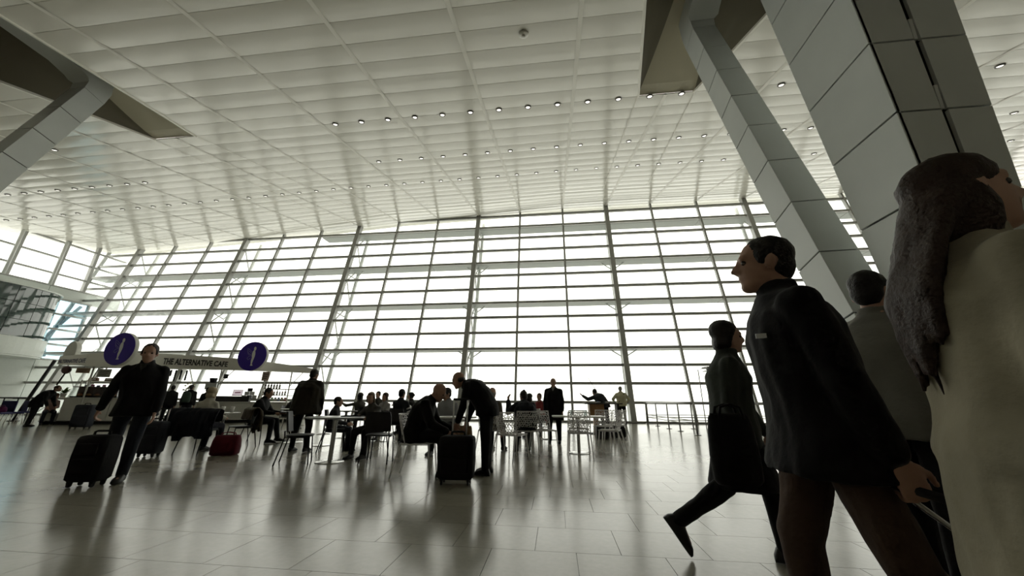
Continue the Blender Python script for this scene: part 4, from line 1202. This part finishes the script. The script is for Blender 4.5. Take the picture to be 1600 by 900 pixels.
paper('tan card hanging at the left end of the kiosk', 130, 579, .42, .2, lp[1].y+.45, mat('tan_card', (.42,.28,.18), .6))
# dark pendants
for i, px in enumerate((268.5, 276, 284.5, 293)):
    c = kp(px, 578, lp[4].y+.5); w_ = kw(c.x, c.y, ZF+.1)
    t = thing('pendant_lamp', 'slim dark pendant hanging below the cafe lettering, %s' % ('leftmost of four','second from the left','third from the left','rightmost of four')[i], 'lamp', w_, 0, 'pendants below the lettering')
    L = (.28,.5,.42,.46)[i]
    MB().tube([(0,0,0),(0,0,-.12)], .006, 6).build('cord', M_blk, t); MB().lathe([(.02,-.12-L),(.034,-.10-L),(.034,-.14),(.015,-.12)], seg=12).build('tube_shade', M_blk, t, smooth=True)
# spot lamp with a mushroom head at the left
c = kp(104, 578, lp[1].y+.3); t = thing('clip_lamp', 'dark mushroom shaped clip lamp at the left end of the kiosk', 'lamp', kw(c.x, c.y, c.z), 0)
MB().ell((0,0,0), (.14,.14,.16)).build('shade', mat('mauve_shade', (.12,.06,.06), .5), t, smooth=True); MB().tube([(0,0,-.1),(-.2,0,-.6)], .03, 8).build('stem', M_blk, t, smooth=True); MB().tube([(0,0,.14),(0,0,ZF+.1-c.z)], .012, 6).build('bracket', M_blk, t)
# flower bunch
c = kp(302, 590, VC+.5); t = thing('flower_vase', 'pale flower bunch in a vase behind the blonde woman', 'flowers', on(c.x, VC+.35, .95), 0)
MB().lathe([(.06,0),(.09,.12),(.05,.28),(.06,.32)], seg=14).build('vase', M_wtop, t, smooth=True)
for i in range(18):
    a = rnd.uniform(0, 6.28); r_ = rnd.uniform(0,.2); z = .45+rnd.uniform(0,.4)
    fl = MB().ell((r_*math.cos(a), r_*math.sin(a), z), (.045,.045,.035), None, 8, 5).build('bloom', mat('cream_bloom', (.62,.60,.38), .6), t, smooth=True)
    MB().tube([(0,0,.28),(r_*math.cos(a), r_*math.sin(a), z-.02)], .005, 5).build('stem', M_leaf, fl)
# ================================================================== PLACING
def X(px, Y, py=640): return atY(px, py, Y).x
def L2(px, Y): return (X(px, Y), Y, 0)
BC = make_black_chair(); WC = make_white_chair(); used = {'b': False, 'w': False}
def chair(kind, loc, rot, label, group=None):
    src = BC if kind == 'b' else WC
    if not used[kind]:
        used[kind] = True; src.location = loc; src.rotation_euler = (0,0,R_(rot)); src['label'] = label
        if group: src['group'] = group
        return src
    return dup(src, loc, R_(rot), label, group)
def off(loc, rot, fwd, rt=0):
    a = R_(rot); return (loc[0]-math.sin(a)*fwd+math.cos(a)*rt, loc[1]+math.cos(a)*fwd+math.sin(a)*rt, 0)
BLACK, NAVY, DKGREY = (.010,.010,.011), (.014,.016,.024), (.035,.035,.035)

# ---------------- foreground
def coat_tag(k):
    p = k['S'](.30); x, y, u = k['frame'](.3)
    MB().box(-.004,.004,-.035,.035,-.009,.009).build('pocket_badge', M_wfig, k['T']).location = k['S'](.33)+y*.125*k['s']-x*.152
def lapel(colr):
    def fn(k):
        s = k['s']; b = MB(); x, y, u = k['frame'](.4)
        c0 = k['S'](.5)+y*.06*s; c1 = k['S'](.20)+y*.135*s
        b.loft([b.ring(c0+u*.02*s, x*.055*s, y*.03*s, 10), b.ring(k['S'](.42)+y*.09*s, x*.05*s, y*.045*s, 10), b.ring(k['S'](.3)+y*.12*s, x*.03*s, y*.035*s, 10), b.ring(c1, x*.008*s, y*.02*s, 10)])
        autosmooth(b.build('scarf', cloth(colr), k['T']), 60)
    return fn
person('person in a beige coat with long brown hair, close at the right edge', (1.10, 1.02, 0), -114, 1.75, True, lean=2, head=(6,6), hlen=.48, hair='long', hcol=(.035,.020,.014),
       jacket=(.34,.31,.23), trousers=(.02,.02,.02), hem=.48, hemflare=.03, bulk=.018, vox=.013, fold=.012, skin=M_skin2,
       aL=((.18,.2,-1),(.0,.45,-1)), aR=((.2,-.10,-1),(.05,.25,-1)), lL=((.03,.3,-1),(.0,-.1,-1)), lR=((.03,-.22,-1),(0,-.35,-1)))
person('person in a black coat walking left at the right, head in profile', (1.03, 1.62, 0), 74, 1.81, lean=5, head=(0,3), hair='short', hcol=H_BLK,
       jacket=(.011,.011,.012), trousers=(.075,.048,.036), hem=.15, hemflare=.03, bulk=.028, vox=.012, fold=.011, extra=coat_tag,
       aL=((.14,-.22,-1),(.02,-.30,-1)), aR=((.12,-.02,-1),(.02,.15,-1)), lL=((.03,-.26,-1),(0,-.50,-1)), lR=((.03,.30,-1),(0,.02,-1)), handL=1.25)
person('person in dark green walking right behind the black coat, with a bag', (1.28, 2.95, 0), -108, 1.71, True, lean=4, head=(4,-4), hair='bob', hcol=H_BLK,
       jacket=(.045,.052,.045), trousers=(.012,.012,.012), skirt=(.42,.24,.24,(.012,.012,.013)), hem=.14, bulk=.02, vox=.014, fold=.008, skin=M_skin2,
       aL=((.12,.3,-1),(.02,.5,-1)), aR=((.12,-.15,-1),(.05,.2,-1)), lL=((.02,.42,-.92),(0,.05,-1)), lR=((.02,-.28,-.95),(0,-.95,-.75)), footR=(0,-55))
person('person in a grey jacket seen from behind between two walkers', (1.86, 2.26, 0), -58, 1.84, lean=2, head=(0,-2), hair='short', hcol=H_BLK,
       jacket=(.17,.165,.145), trousers=(.014,.014,.015), hem=.10, bulk=.03, vox=.015, fold=.010, lL=((.03,.22,-1),(0,0,-1)), lR=((.03,-.2,-1),(0,-.3,-1)))
t = bag('black tote bag carried by the walker in dark green', (X(1144, 2.68, 700), 2.66, .52), R_(10), .30, .12, .42, (.012,.012,.013), 'tote_bag', .06)
hw = hand_world('person in a black coat walking left at the right, head in profile', -1)
cx = V((1.98, 1.50, 0))
t = thing('trolley_case', 'dark trolley case pulled behind the black coat at the lower right', 'suitcase', cx, R_(90))
dirv = (hw-V((cx.x, cx.y, .08))); 
def trolley(t, hw, w=.40, d=.22, h=.52):
    inv = (Matrix.Translation(t.location) @ t.rotation_euler.to_matrix().to_4x4()).inverted(); H = inv @ hw
    u = H-V((0,0,.06)); Lh = u.length; u.normalize(); x = V((1,0,0)); x = (x-u*x.dot(u)).normalized(); y = u.cross(x)
    o = V((0,0,.06))-y*.0
    def sec(q, i): return MB().ring(o+u*q, x*(w/2-i), y*(d/2-i), 20, 6)
    b = MB(); b.loft([sec(q, i) for q, i in ((.02,.03),(.05,0),(h*.5,-.005),(h-.04,0),(h,.04))]); bo = autosmooth(b.build('body', M_bag, t), 50)
    for sx in (-1, 1):
        MB().tube([o+u*(h-.05)+x*sx*.09-y*.0, H+x*sx*.09], .009, 8).build('pull_rod', M_chrome, t, smooth=True)
        for sy in (-1, 1):
            p = o+x*sx*(w/2-.04)+y*sy*(d/2-.03)
            if sy*y.z < 0 or True: MB().lathe([(.02,-.014),(.03,-.012),(.03,.012),(.02,.014)], (p.x, p.y, max(.03, p.z-.02)), 14, 'x').build('wheel', M_rubber, t)
    MB().tube([H-x*.1, H+x*.1], .014, 8).build('pull_grip', M_rubber, t, smooth=True)
    MB().box(-.1,.1,-.01,.01,0,.2).build('front_pocket', M_bag, bo).matrix_local = Matrix.Translation(o+u*.2+y*(d/2)) @ Matrix((x, y, u)).transposed().to_4x4()
trolley(t, hw)

# ---------------- man walking at the left with his suitcase
ML = 'person in a black jacket and jeans striding at the left with a suitcase'
person(ML, (-5.72, 4.52, 0), -142, 1.84, lean=6, head=(6,-6), side=2, hair='short', hcol=(.02,.016,.014), jacket=(.012,.012,.013), trousers=(.022,.026,.034),
       hem=.14, hemflare=.02, bulk=.022, vox=.014, fold=.010, extra=lapel((.05,.05,.048)), aR=((.38,-.25,-.88),(.25,-.25,-.9)), aL=((.16,.1,-1),(.05,.25,-1)),
       lL=((.0,.30,-1),(0,.06,-1)), lR=((.20,-.42,-1),(.15,-.62,-.8)), footR=(0,-35), handR=.9)
suitcase('black suitcase with carry handle pulled by the striding man at the left', (*gnd(133, 760).xy, 0), R_(14), .36, .24, .52)
suitcase('large dark blue suitcase standing at the left kiosk counter', (*gnd(124, 670).xy, 0), R_(15), .56, .30, .76, m=M_navybag)
suitcase('dark blue suitcase with raised handle beside the blonde woman', (*gnd(231, 714).xy, 0), R_(15), .34, .24, .56, handle=.22, m=M_navybag)

# ---------------- seated blonde woman and her table
l = (*gnd(302, 708).xy, 0)
person('blonde person in a cream jacket seated with back turned', l, 8, 1.68, True, seat=True, lean=8, head=(0,-8), hair='bob', hcol=H_BLD, jacket=(.42,.40,.34), trousers=(.02,.02,.03),
       bulk=.03, vox=.018, hem=.08, aL=((.15,.5,-1),(-.1,1,-.15)), aR=((.15,.5,-1),(-.1,1,-.15)))
chair('b', off(l, 8, .05), 8, 'black chair under the blonde woman, hung with a navy coat')
drape('navy coat spread over the chair of the blonde woman', off(l, 8, -.06), R_(8), .80, .56, .28, NAVY, seed=4)
round_table('small round table in front of the blonde woman', off(l, 8, .85, -.2), .6, .74, M_wtop)
for i, (dx, dy) in enumerate(((-.2,.78),(-.06,.88))):
    tt = thing('paper_cup', ('white paper cup on the table of the blonde woman, left one','white paper cup on the table of the blonde woman, right one')[i], 'cup', (*off(l, 8, dy, dx)[:2], .74), 0, 'cups on the small table')
    MB().lathe([(.03,0),(.042,.11)], seg=14).build('cup_body', M_wtop, tt, smooth=True); MB().lathe([(.044,.11),(.044,.12),(.036,.128)], seg=14).build('lid', M_wfig, tt)
bag('dark red travel bag on the floor beside the blonde woman', (*gnd(350, 711).xy, 0), R_(20), .46, .32, .36, (.10,.008,.018), 'travel_bag', .05)
l2 = (*gnd(372, 699).xy, 0)
chair('b', l2, 150, 'black chair hung with a brown jacket beside the red bag')
drape('brown jacket slung over the chair beside the red bag', off(l2, 150, .0), R_(150), .46, .52, .28, (.075,.062,.045), 'jacket', 'jacket', seed=9)
# ---------------- man in black at a table, facing right
l = (*gnd(392, 692).xy, 0)
person('person in black seated facing right beside the bottle shelf', l, -72, 1.78, seat=True, lean=10, hunch=8, head=(0,-12), hair='short', hcol=H_BLK, jacket=BLACK, trousers=(.02,.022,.03), vox=.02, bulk=.02,
       aL=((.12,.6,-1),(-.1,1,-.1)), aR=((.12,.6,-1),(-.1,1,-.1)), lL=((.1,1,-.1),(0,.25,-1)), lR=((.1,1,-.1),(0,.0,-1)))
chair('b', off(l, -72, .05), -72, 'black chair under the man seated facing right')
round_table('dark round table in front of the man seated facing right', off(l, -72, .95), .8, .74, M_blk)
# ---------------- standing man in the dark brown coat
person('person in a bulky dark brown coat standing with back turned', (*gnd(466, 706).xy, 0), 6, 1.74, lean=4, hunch=6, head=(-10,-14), hair='short', hcol=(.03,.025,.02), jacket=(.032,.028,.020), trousers=(.014,.014,.016),
       hem=.16, hemflare=.03, bulk=.11, vox=.017, fold=.014, aL=((.28,.0,-1),(.1,.2,-1)), aR=((.22,.05,-1),(.05,.3,-1)), lL=((.12,0,-1),(.05,0,-1)), lR=((.10,0,-1),(.02,0,-1)))
# ---------------- round steel table with two black chairs
TB = (*gnd(515, 722).xy, 0)
round_table('round steel table on a shiny disc base between two black chairs', TB, .97, .74, M_gtop)
chair('b', (*gnd(459, 724).xy, 0), -62, 'empty black chair in front of the man in the brown coat')
chair('b', (*gnd(588, 722).xy, 0), 12, 'empty black chair with its back turned, right of the steel table')
l = (X(588, 7.14), 7.14, 0)
person('person with folded arms seated behind the steel table', l, 168, 1.62, True, seat=True, lean=16, hunch=10, head=(20,-4), hair='bun', hcol=(.16,.11,.07), jacket=(.09,.085,.08), trousers=(.02,.02,.025), vox=.018, skin=M_skin2,
       aL=((.25,.75,-.8),(-.95,.35,.12)), aR=((.25,.75,-.8),(-.95,.3,.05)))
chair('b', off(l, 168, .05), 168, 'black chair under the person with folded arms')
l = (X(523, 7.7), 7.7, 0)
person('young person seated facing right behind the steel table', l, -62, 1.46, seat=True, lean=4, head=(0,0), hair='short', hcol=(.03,.025,.02), jacket=(.05,.05,.055), trousers=(.02,.022,.03), vox=.018, skin=M_skin2,
       aL=((.1,.3,-1),(-.1,1,-.2)), aR=((.1,.3,-1),(-.1,1,-.2)))
chair('b', off(l, -62, .05), -62, 'black chair under the young person behind the steel table')
t = thing('tray', 'dark flat tray lying on the steel table', 'tray', (TB[0]+.25, TB[1]+.1, .742), R_(15))
MB().box(-.17,.17,-.11,.11,0,.008).build('plate', M_blk, t); MB().tube([(-.17,-.11,.012),(.17,-.11,.012),(.17,.11,.012),(-.17,.11,.012),(-.17,-.11,.012)], .006, 6).build('rim', M_blk, t)

# ---------------- bald man seated, bending man, big suitcase
l = (-2.06, 5.42, 0)
person('bald person in black seated facing right on a lattice chair', l, -84, 1.80, seat=True, lean=16, hunch=22, head=(0,-30), hair='bald', jacket=(.010,.010,.011), trousers=(.012,.012,.013), bulk=.035, vox=.015, fold=.010, hem=.10,
       aL=((.12,.45,-1),(-.25,1,-.35)), aR=((.12,.45,-1),(-.15,1,-.45)), lL=((.10,1,-.1),(0,.12,-1)), lR=((.10,1,-.1),(0,.02,-1)))
chair('w', off(l, -84, .05), -84, 'white lattice chair under the bald man in black')
person('balding person in black bending over beside the large suitcase', (-1.06, 5.72, 0), 84, 1.76, lean=36, hunch=34, head=(0,-20), hair='fringe', hcol=(.05,.045,.04), jacket=(.010,.010,.011), trousers=(.011,.011,.012), bulk=.03, vox=.015, fold=.009, hem=.10,
       aL=((.12,.12,-1),(.0,.35,-1)), aR=((.12,.1,-1),(.0,.35,-1)), lL=((.08,-.06,-1),(.03,-.02,-1)), lR=((.06,.04,-1),(.0,-.06,-1)))
suitcase('large black suitcase with tall raised handle between the two men in black', (*gnd(712, 756).xy, 0), R_(4), .46, .26, .52, handle=.46)
l = (X(702, 7.9), 7.9, 0)
person('person in a pale striped shirt seated behind the bald man', l, 170, 1.74, seat=True, lean=12, head=(-35,-6), hair='short', hcol=(.03,.022,.018), jacket=(.32,.33,.35), trousers=(.02,.02,.02), vox=.02)
chair('w', off(l, 170, .05), 170, 'white lattice chair hidden behind the bald man')
round_table('round table between the bald man and the striped shirt', (X(715, 7.15), 7.15, 0), .75, .74, M_wtop)
bag('tan paper bag standing behind the raised suitcase handle', (X(726, 6.4), 6.35, 0), 0, .34, .16, .62, (.20,.13,.07), 'paper_bag', .14)
l = (X(767, 8.1), 8.1, 0)
person('grey haired person in a plaid shirt seated behind the bending man', l, -12, 1.76, seat=True, lean=5, head=(0,0), hair='fringe', hcol=H_GREY, jacket=(.14,.125,.10), trousers=(.02,.02,.02), vox=.02, skin=M_skin2)
chair('w', off(l, -12, .05), -12, 'white lattice chair under the person in the plaid shirt')
l = (X(821, 8.0), 8.05, 0)
person('person in a dark hooded jacket hunched over with one hand raised', l, 14, 1.74, seat=True, lean=16, hunch=16, head=(20,-12), hair='topknot', hcol=(.03,.02,.015), jacket=(.018,.020,.026), trousers=(.03,.03,.035), vox=.017, bulk=.05, fold=.014,
       aL=((.45,.6,-.4),(.0,.35,1)), aR=((.3,.4,-1),(-.5,.9,-.1)))
chair('w', off(l, 14, .03), 14, 'white lattice chair under the person in the hooded jacket')
chair('w', (*gnd(799, 719).xy, 0), -28, 'empty white lattice chair left of the hooded jacket, back to us')
chair('w', (*gnd(850, 707).xy, 0), -155, 'white lattice chair between the hooded jacket and the standing man')
person('person in a long black coat standing and facing us in the middle', (*gnd(867, 693).xy, 0), 176, 1.70, lean=1, head=(0,-4), hair='bald', jacket=(.013,.013,.014), trousers=(.012,.012,.012), hem=.30, hemflare=.04, bulk=.04, vox=.017, fold=.012, extra=lapel((.22,.21,.20)),
       aL=((.18,.02,-1),(.0,.25,-1)), aR=((.18,.02,-1),(.0,.22,-1)), lL=((.08,0,-1),(.02,0,-1)), lR=((.08,0,-1),(.02,0,-1)))

# ---------------- white table with lattice chairs
wt = (*gnd(905, 708).xy, 0)
t = thing('white_table', 'white table on a steel disc base among the lattice chairs', 'table', wt, R_(3))
b = MB(); b.loft([b.ring((0,0,z), V((.55-i,0,0)), V((0,.35-i,0)), 28, 8) for z, i in ((.712,.012),(.718,0),(.736,0),(.74,.006))]); autosmooth(b.build('table_top', M_wtop, t), 40)
autosmooth(MB().lathe([(.036,.02),(.036,.68),(.11,.712)], seg=18).build('pedestal', M_chrome, t), 50)
autosmooth(MB().lathe([(.24,0),(.24,.008),(.22,.015),(.05,.024)], seg=32).build('base_disc', M_chrome, t), 40)
chair('w', (wt[0]-.02, wt[1]-.50, 0), 2, 'white lattice chair with its back to us at the white table')
chair('w', (wt[0]+.72, wt[1]+.35, 0), 72, 'white lattice chair at the right end of the white table')
chair('w', (wt[0]+.05, wt[1]+.70, 0), 178, 'white lattice chair on the far side of the white table')
chair('w', (X(960, 10.6), 10.6, 0), 25, 'white lattice chair behind the white table, nearest the tall mullion')
chair('w', (X(944, 9.6), 10.1, 0), 165, 'white lattice chair behind the white table, left of the last one')
for i, (dx, dy) in enumerate(((-.12,.1),(.18,.05))):
    tt = thing('drinking_glass', ('clear drinking glass on the left half of the white table','clear drinking glass on the right half of the white table')[i], 'glass', (wt[0]+dx, wt[1]+dy, .741), 0)
    MB().lathe([(.03,0),(.036,.12),(.034,.12),(.028,.006),(.001,.006)], seg=14).build('tumbler', glass_mat('tumbler_glass', (.92,.94,.94), .12), tt, smooth=True); MB().lathe([(.027,.007),(.031,.06)], seg=12).build('water', glass_mat('water', (.85,.9,.9), .05), tt)
# ---------------- high table by the glass with two people
hx = X(940, 13.6)
t = thing('high_table', 'dark topped high table with a wooden front near the tall mullion', 'table', (hx, 13.6, 0), R_(2))
MB().box(-.62,.68,-.32,.32,.97,1.01).build('table_top', mat('dark_olive_top', (.05,.05,.04), .4), t, bevel=.006)
MB().box(-.45,.05,-.26,.26,.60,.97).build('wooden_box', M_wood, t, bevel=.005); MB().box(-.3,-.14,-.1,.1,0,.60).build('leg', M_wood, t)
MB().box(.5,.58,-.22,.22,0,.97).build('leg', M_blk, t); MB().box(-.45,.6,-.24,.24,0,.03).build('foot_plate', M_blk, t)
for i, dx in enumerate((-.5,-.1,.2,.45)):
    tt = thing('dish', ('small dish at the left end of the high table','small dish left of centre on the high table','small dish right of centre on the high table','small dish at the right end of the high table')[i], 'dish', (hx+dx, 13.55, 1.011), 0, 'dishes on the high table')
    MB().lathe([(.04,0),(.09,.035),(.085,.04),(.035,.012)], seg=14).build('bowl', M_wtop, tt, smooth=True); MB().ell((0,0,.03), (.06,.06,.03)).build('food', PK[(i+1) % 6], tt, smooth=True)
person('person in a dark jacket leaning across the high table', (X(944, 15.0), 14.9, 0), 30, 1.76, lean=35, hunch=15, side=-14, head=(0,-5), hair='short', hcol=(.03,.03,.03), jacket=(.035,.038,.045), trousers=(.02,.02,.025), vox=.028, bulk=.05, aL=((.8,.4,-.3),(.6,.2,.4)), aR=((.3,.2,-1),(0,.5,-1)))
t = thing('thin_pole', 'thin dark pole rising beside the leaning person at the glass', 'pole', (X(945, 16.2), 16.2, 0), 0)
MB().tube([(0,0,0),(.0,0,1.0),(-.62,0,2.05)], .012, 6).build('shaft', M_blkmetal, t); MB().lathe([(.12,0),(.12,.02),(.02,.03)], seg=16).build('foot', M_blkmetal, t)
def strap(k):
    s = k['s']; x, y, u = k['frame'](.3)
    MB().bar(k['S'](.46)+x*.13*s-y*.13*s, k['S'](.05)-x*.17*s-y*.15*s, .03, .012, up=(0,1,0)).build('shoulder_strap', M_blk, k['T'])
person('person in a pale yellow jacket standing at the glass by the tall mullion', (X(972, 18.6), 18.6, 0), 5, 1.86, lean=2, head=(0,-5), hair='short', hcol=H_GREY, jacket=(.50,.47,.33), trousers=(.02,.02,.02), vox=.028, bulk=.04, extra=strap, aL=((.7,.1,-.8),(-.3,.6,-.5)), aR=((.7,.1,-.8),(-.3,.6,-.5)))
bag('black bag on the floor between the far lattice chairs', (X(962, 12.2), 12.2, 0), 0, .5, .28, .34, (.015,.015,.015), 'floor_bag', .08)
bag('dark bag on the floor behind the white table', (X(938, 11.6), 11.6, 0), 0, .4, .26, .38, (.02,.018,.018), 'floor_bag', .08)

# ---------------- people at the tables towards the glass
def stripes(k):
    sh, el = k['arms'][1][0], k['arms'][1][1]
    for q in (.45, .75): MB().tube([sh.lerp(el, q-.06), sh.lerp(el, q+.06)], .082*k['s'], 12).build('sleeve_stripe', M_wtop, k['T'], smooth=True)
def bg(label, px, Y, rot, h, jc, hair='short', hc=H_BLK, seatk='b', **kw):
    l = (X(px, Y), Y, 0)
    person(label, l, rot, h, seat=True, hair=hair, hcol=hc, jacket=jc, trousers=kw.pop('tr', (.02,.02,.022)), vox=.026, **kw)
    chair(seatk, off(l, rot, .05), rot, 'distant chair under the '+label.replace('seated ', '')[:70])
A_TBL = ((.15,.6,-1),(-.2,1,-.1))
bg('person seated far off beside the brown coat, twisting to the right', 449, 13.2, -80, 1.72, (.03,.03,.03), lean=22, hunch=10, aL=A_TBL, aR=A_TBL)
bg('person with a raised arm seated far off above the young person', 563, 11.4, 60, 1.70, (.075,.07,.06), hc=(.05,.03,.02), hair='bob', female=True, lean=10, aL=((.8,.5,-.2),(.2,.7,.3)), aR=A_TBL)
bg('person in a white top seated far off right of the folded arms', 602, 10.4, 165, 1.66, (.30,.29,.29), lean=6, hair='bob', hc=(.06,.03,.02), female=True, aL=A_TBL, aR=A_TBL)
bg('person seated farthest off behind the folded arms, only the head showing', 589, 14.2, 175, 1.86, (.06,.055,.05), lean=2)
bg('person in a dark jacket with striped sleeve seated back turned', 624, 9.4, -8, 1.76, (.018,.020,.024), lean=4, extra=stripes, aL=A_TBL, aR=A_TBL)
bg('person with tied dark hair seated far off beside the striped sleeve', 645, 12.2, 100, 1.76, (.028,.026,.026), hair='bun', female=True, lean=8, aL=((.3,.9,-.4),(-.1,1,.1)), aR=A_TBL)
bg('person in a dark top seated far off left of the red scarf', 829, 11.0, 40, 1.68, (.05,.03,.03), hair='bob', hc=(.05,.03,.025), female=True, seatk='w', lean=6)
bg('person in a red scarf seated far off beside the standing black coat', 844, 12.4, 165, 1.74, (.26,.05,.05), hair='short', hc=(.10,.06,.04), seatk='w', lean=6)
for lab, px, Y, dia, tp in (('white round table far off right of the brown coat', 458, 12.4, .8, M_wtop), ('round table far off between the folded arms and striped sleeve', 597, 9.75, .6, M_gtop), ('round table far off behind the young person', 542, 10.5, .6, M_blk), ('white round table far off behind the striped sleeve', 655, 11.3, .8, M_wtop), ('round table far off in front of the red scarf', 858, 11.2, .6, M_wtop)):
    round_table(lab, (X(px, Y), Y, 0), dia, .74, tp)
def stool(label, loc):
    t = thing('bar_stool', label, 'stool', loc, 0)
    autosmooth(MB().lathe([(.15,.60),(.17,.615),(.17,.64),(.15,.655)], seg=20).build('seat', M_blk, t)); MB().tube([(0,0,.02),(0,0,.60)], .02, 10).build('column', M_chrome, t, smooth=True)
    MB().tube([(.15*math.cos(a*.5236), .15*math.sin(a*.5236), .25) for a in range(13)], .009, 6).build('foot_ring', M_chrome, t, smooth=True); autosmooth(MB().lathe([(.2,0),(.2,.012),(.03,.03)], seg=24).build('base', M_chrome, t))
stool('bar stool with a foot ring seen under the steel table', (X(503, 8.4), 8.6, 0))
stool('bar stool far off under the seated distant people', (X(470, 11.4), 11.5, 0))

# ---------------- customers at the kiosk
person('person with a dark coat queuing at the kiosk beside the striding man', kw(kp(261, 640, -.25).x, -.25, 0), math.degrees(KR)+12, 1.66, True, hair='short', hcol=(.05,.03,.03), jacket=(.02,.022,.022), vox=.024, bulk=.05)
def backpack(k):
    s = k['s']; x, y, u = k['frame'](.25); b = MB(); c = k['S'](.24)-y*.24*s
    b.loft([b.ring(c+u*q*s, x*a*s, y*d*s, 12, 3) for q, a, d in ((-.22,.12,.07),(-.18,.15,.10),(.05,.15,.11),(.18,.12,.08),(.22,.06,.04))]); autosmooth(b.build('backpack', cloth((.045,.07,.055)), k['T']), 60)
person('person with a green backpack standing at the kiosk counter', kw(kp(290, 640, -.2).x, -.2, 0), math.degrees(KR)-4, 1.70, hair='short', hcol=(.05,.025,.025), jacket=(.015,.015,.016), vox=.022, bulk=.04, extra=backpack)
person('person in black at the kiosk just right of the blonde woman', kw(kp(317, 640, .2).x, .2, 0), math.degrees(KR)-20, 1.6, hair='short', jacket=(.016,.016,.017), vox=.024, bulk=.04)

# ---------------- far left: bending person, seated person, blue chairs, rail
l = V((X(54, 12.3), 12.3, 0))
person('person in black bending forward at the far left', l, -62, 1.74, lean=38, hunch=14, head=(0,8), hair='short', hcol=(.06,.04,.025), jacket=(.012,.012,.012), trousers=(.014,.014,.014), vox=.022, bulk=.03, hem=.2, aL=((.1,.2,-1),(0,.5,-1)), aR=((.1,.2,-1),(0,.5,-1)), lL=((.05,-.1,-1),(0,-.1,-1)), lR=((.05,.1,-1),(0,-.1,-1)))
l = kw(kp(78, 640, VC+.25).x, VC+.25, 0)
person('person in a pale pink top with long hair seated at the far left', (l.x, l.y, 0), math.degrees(KR)-150, 1.66, True, seat=True, lean=6, head=(60,-10), hair='long', hcol=H_RED, jacket=(.36,.24,.22), trousers=(.03,.03,.045), vox=.022, aL=A_TBL, aR=((.5,.8,-.4),(.3,.9,.3)))
M_blue = mat('blue_chair_fabric', (.02,.02,.09), .8)
def blue_chair(label, loc, rz):
    t = thing('blue_chair', label, 'chair', loc, rz)
    MB().box(-.24,.24,-.22,.24,.40,.47).build('seat', M_blue, t, bevel=.02); MB().box(-.24,.24,-.27,-.22,.48,.92).build('backrest', M_blue, t, bevel=.02)
    for sx in (-1,1):
        for y in (-.22,.2): MB().tube([(sx*.21,y*.9,.41),(sx*.23,y*1.15,0)], .012, 8).build('leg', M_chrome, t, smooth=True)
for i, (px, Y, rz) in enumerate(((2,12.9,20),(24,13.6,-15),(44,14.5,-40))):
    blue_chair(('blue chair with chrome legs at the very left edge','blue chair second from the left edge','blue chair beside the bending person at the far left')[i], (X(px, Y), Y, 0), R_(rz+180))
t = bag('purple bag lying on the leftmost blue chair', (X(2, 12.9), 12.88, .472), 0, .40, .24, .22, (.09,.015,.07), 'shopping_bag', .06)
hr = thing('handrail', 'dark handrail with glass infill in front of the left end wall', 'railing', (X(-10, 15.5), 15.5, 0), 0)
q = [V((X(p, 15.5)-X(-10, 15.5), 0, 0)) for p in (-40, 0, 22, 45)]
MB().tube([p+V((0,0,1.05)) for p in q], .035, 8).build('top_rail', M_blk, hr, smooth=True)
for p in q: MB().tube([p, p+V((0,0,1.05))], .025, 8).build('post', M_blk, hr, smooth=True)
for a, b in zip(q, q[1:]): MB().box(a.x+.05, b.x-.05, -.008, .008, .12, .95).build('glass_infill', M_glass, hr)
t = thing('leaning_pole', 'dark slanted pole in front of the left end wall panels', 'pole', (X(66, 15.0), 15.0, 0), 0)
pa, pb = atY(66, 592, 15.0), atY(86, 563, 15.0); o_ = V((X(66, 15.0), 15.0, 0)); dd = (pb-pa); base_ = pa-dd*((pa.z)/dd.z)
MB().tube([base_-o_, pb-o_], .07, 8).build('shaft', M_blk, t, smooth=True); MB().lathe([(.2,0),(.2,.03),(.08,.05)], tuple(base_-o_), 16).build('foot', M_blk, t)

# ---------------- right: barrier rail and totem by the glass
M_rail = mat('steel_rail_grey', (.30,.30,.29), .35, metal=.7)
t = thing('barrier_rail', 'steel barrier rail on disc feet in front of the glazed wall', 'railing', (4.72, 13.6, 0), 0)
ps = [(0,0),(0,1.75),(0,3.2),(0,5.0),(0,6.9)]; ps2 = [(1.05,3.4),(2.3,3.4),(3.6,3.4)]
for x, y in ps+ps2:
    w_ = .028 if (x, y) != (0,6.9) else .06
    MB().tube([(x,y,0),(x,y,1.06)], w_, 8).build('post', M_rail, t, smooth=True); MB().lathe([(.11,0),(.11,.015),(.04,.03)], (x,y,0), 16).build('foot_disc', M_rail, t)
for z, r_ in ((1.04,.03),(.45,.016),(.33,.016)):
    MB().tube([(x,y,z) for x, y in ps], r_, 8).build('rail', M_rail, t, smooth=True)
    MB().tube([(0,3.4,z),(3.6,3.4,z)], r_, 8).build('rail', M_rail, t, smooth=True)
    MB().tube([(0,6.9,z),(6.5,6.9,z)], r_, 8).build('rail', M_rail, t, smooth=True)
tp = V((X(1113, 17.6, 600), 17.6, 0))
t = thing('totem_stand', 'tall grey stand with a shelf top behind the walker in dark green', 'stand', tp, R_(6))
MB().box(-.13,.13,-.1,.1,0,2.55).build('post', mat('warm_grey_metal', (.12,.11,.09), .5), t, bevel=.008); MB().box(-.25,1.2,-.25,.25,2.55,2.63).build('shelf_top', M_rail, t); MB().box(-.25,1.2,-.2,.2,2.42,2.46).build('under_shelf', M_rail, t)
MB().tube([(-.55,0,0),(-.55,0,2.5),(-.25,0,2.58)], .02, 6).build('side_frame', M_rail, t); MB().tube([(.35,0,2.63),(.35,0,2.95),(.6,0,2.95),(.6,0,2.63)], .02, 6).build('top_frame', M_rail, t)
MB().box(-.3,.3,-.25,.25,0,.03).build('foot_plate', M_rail, t)

bake_all()
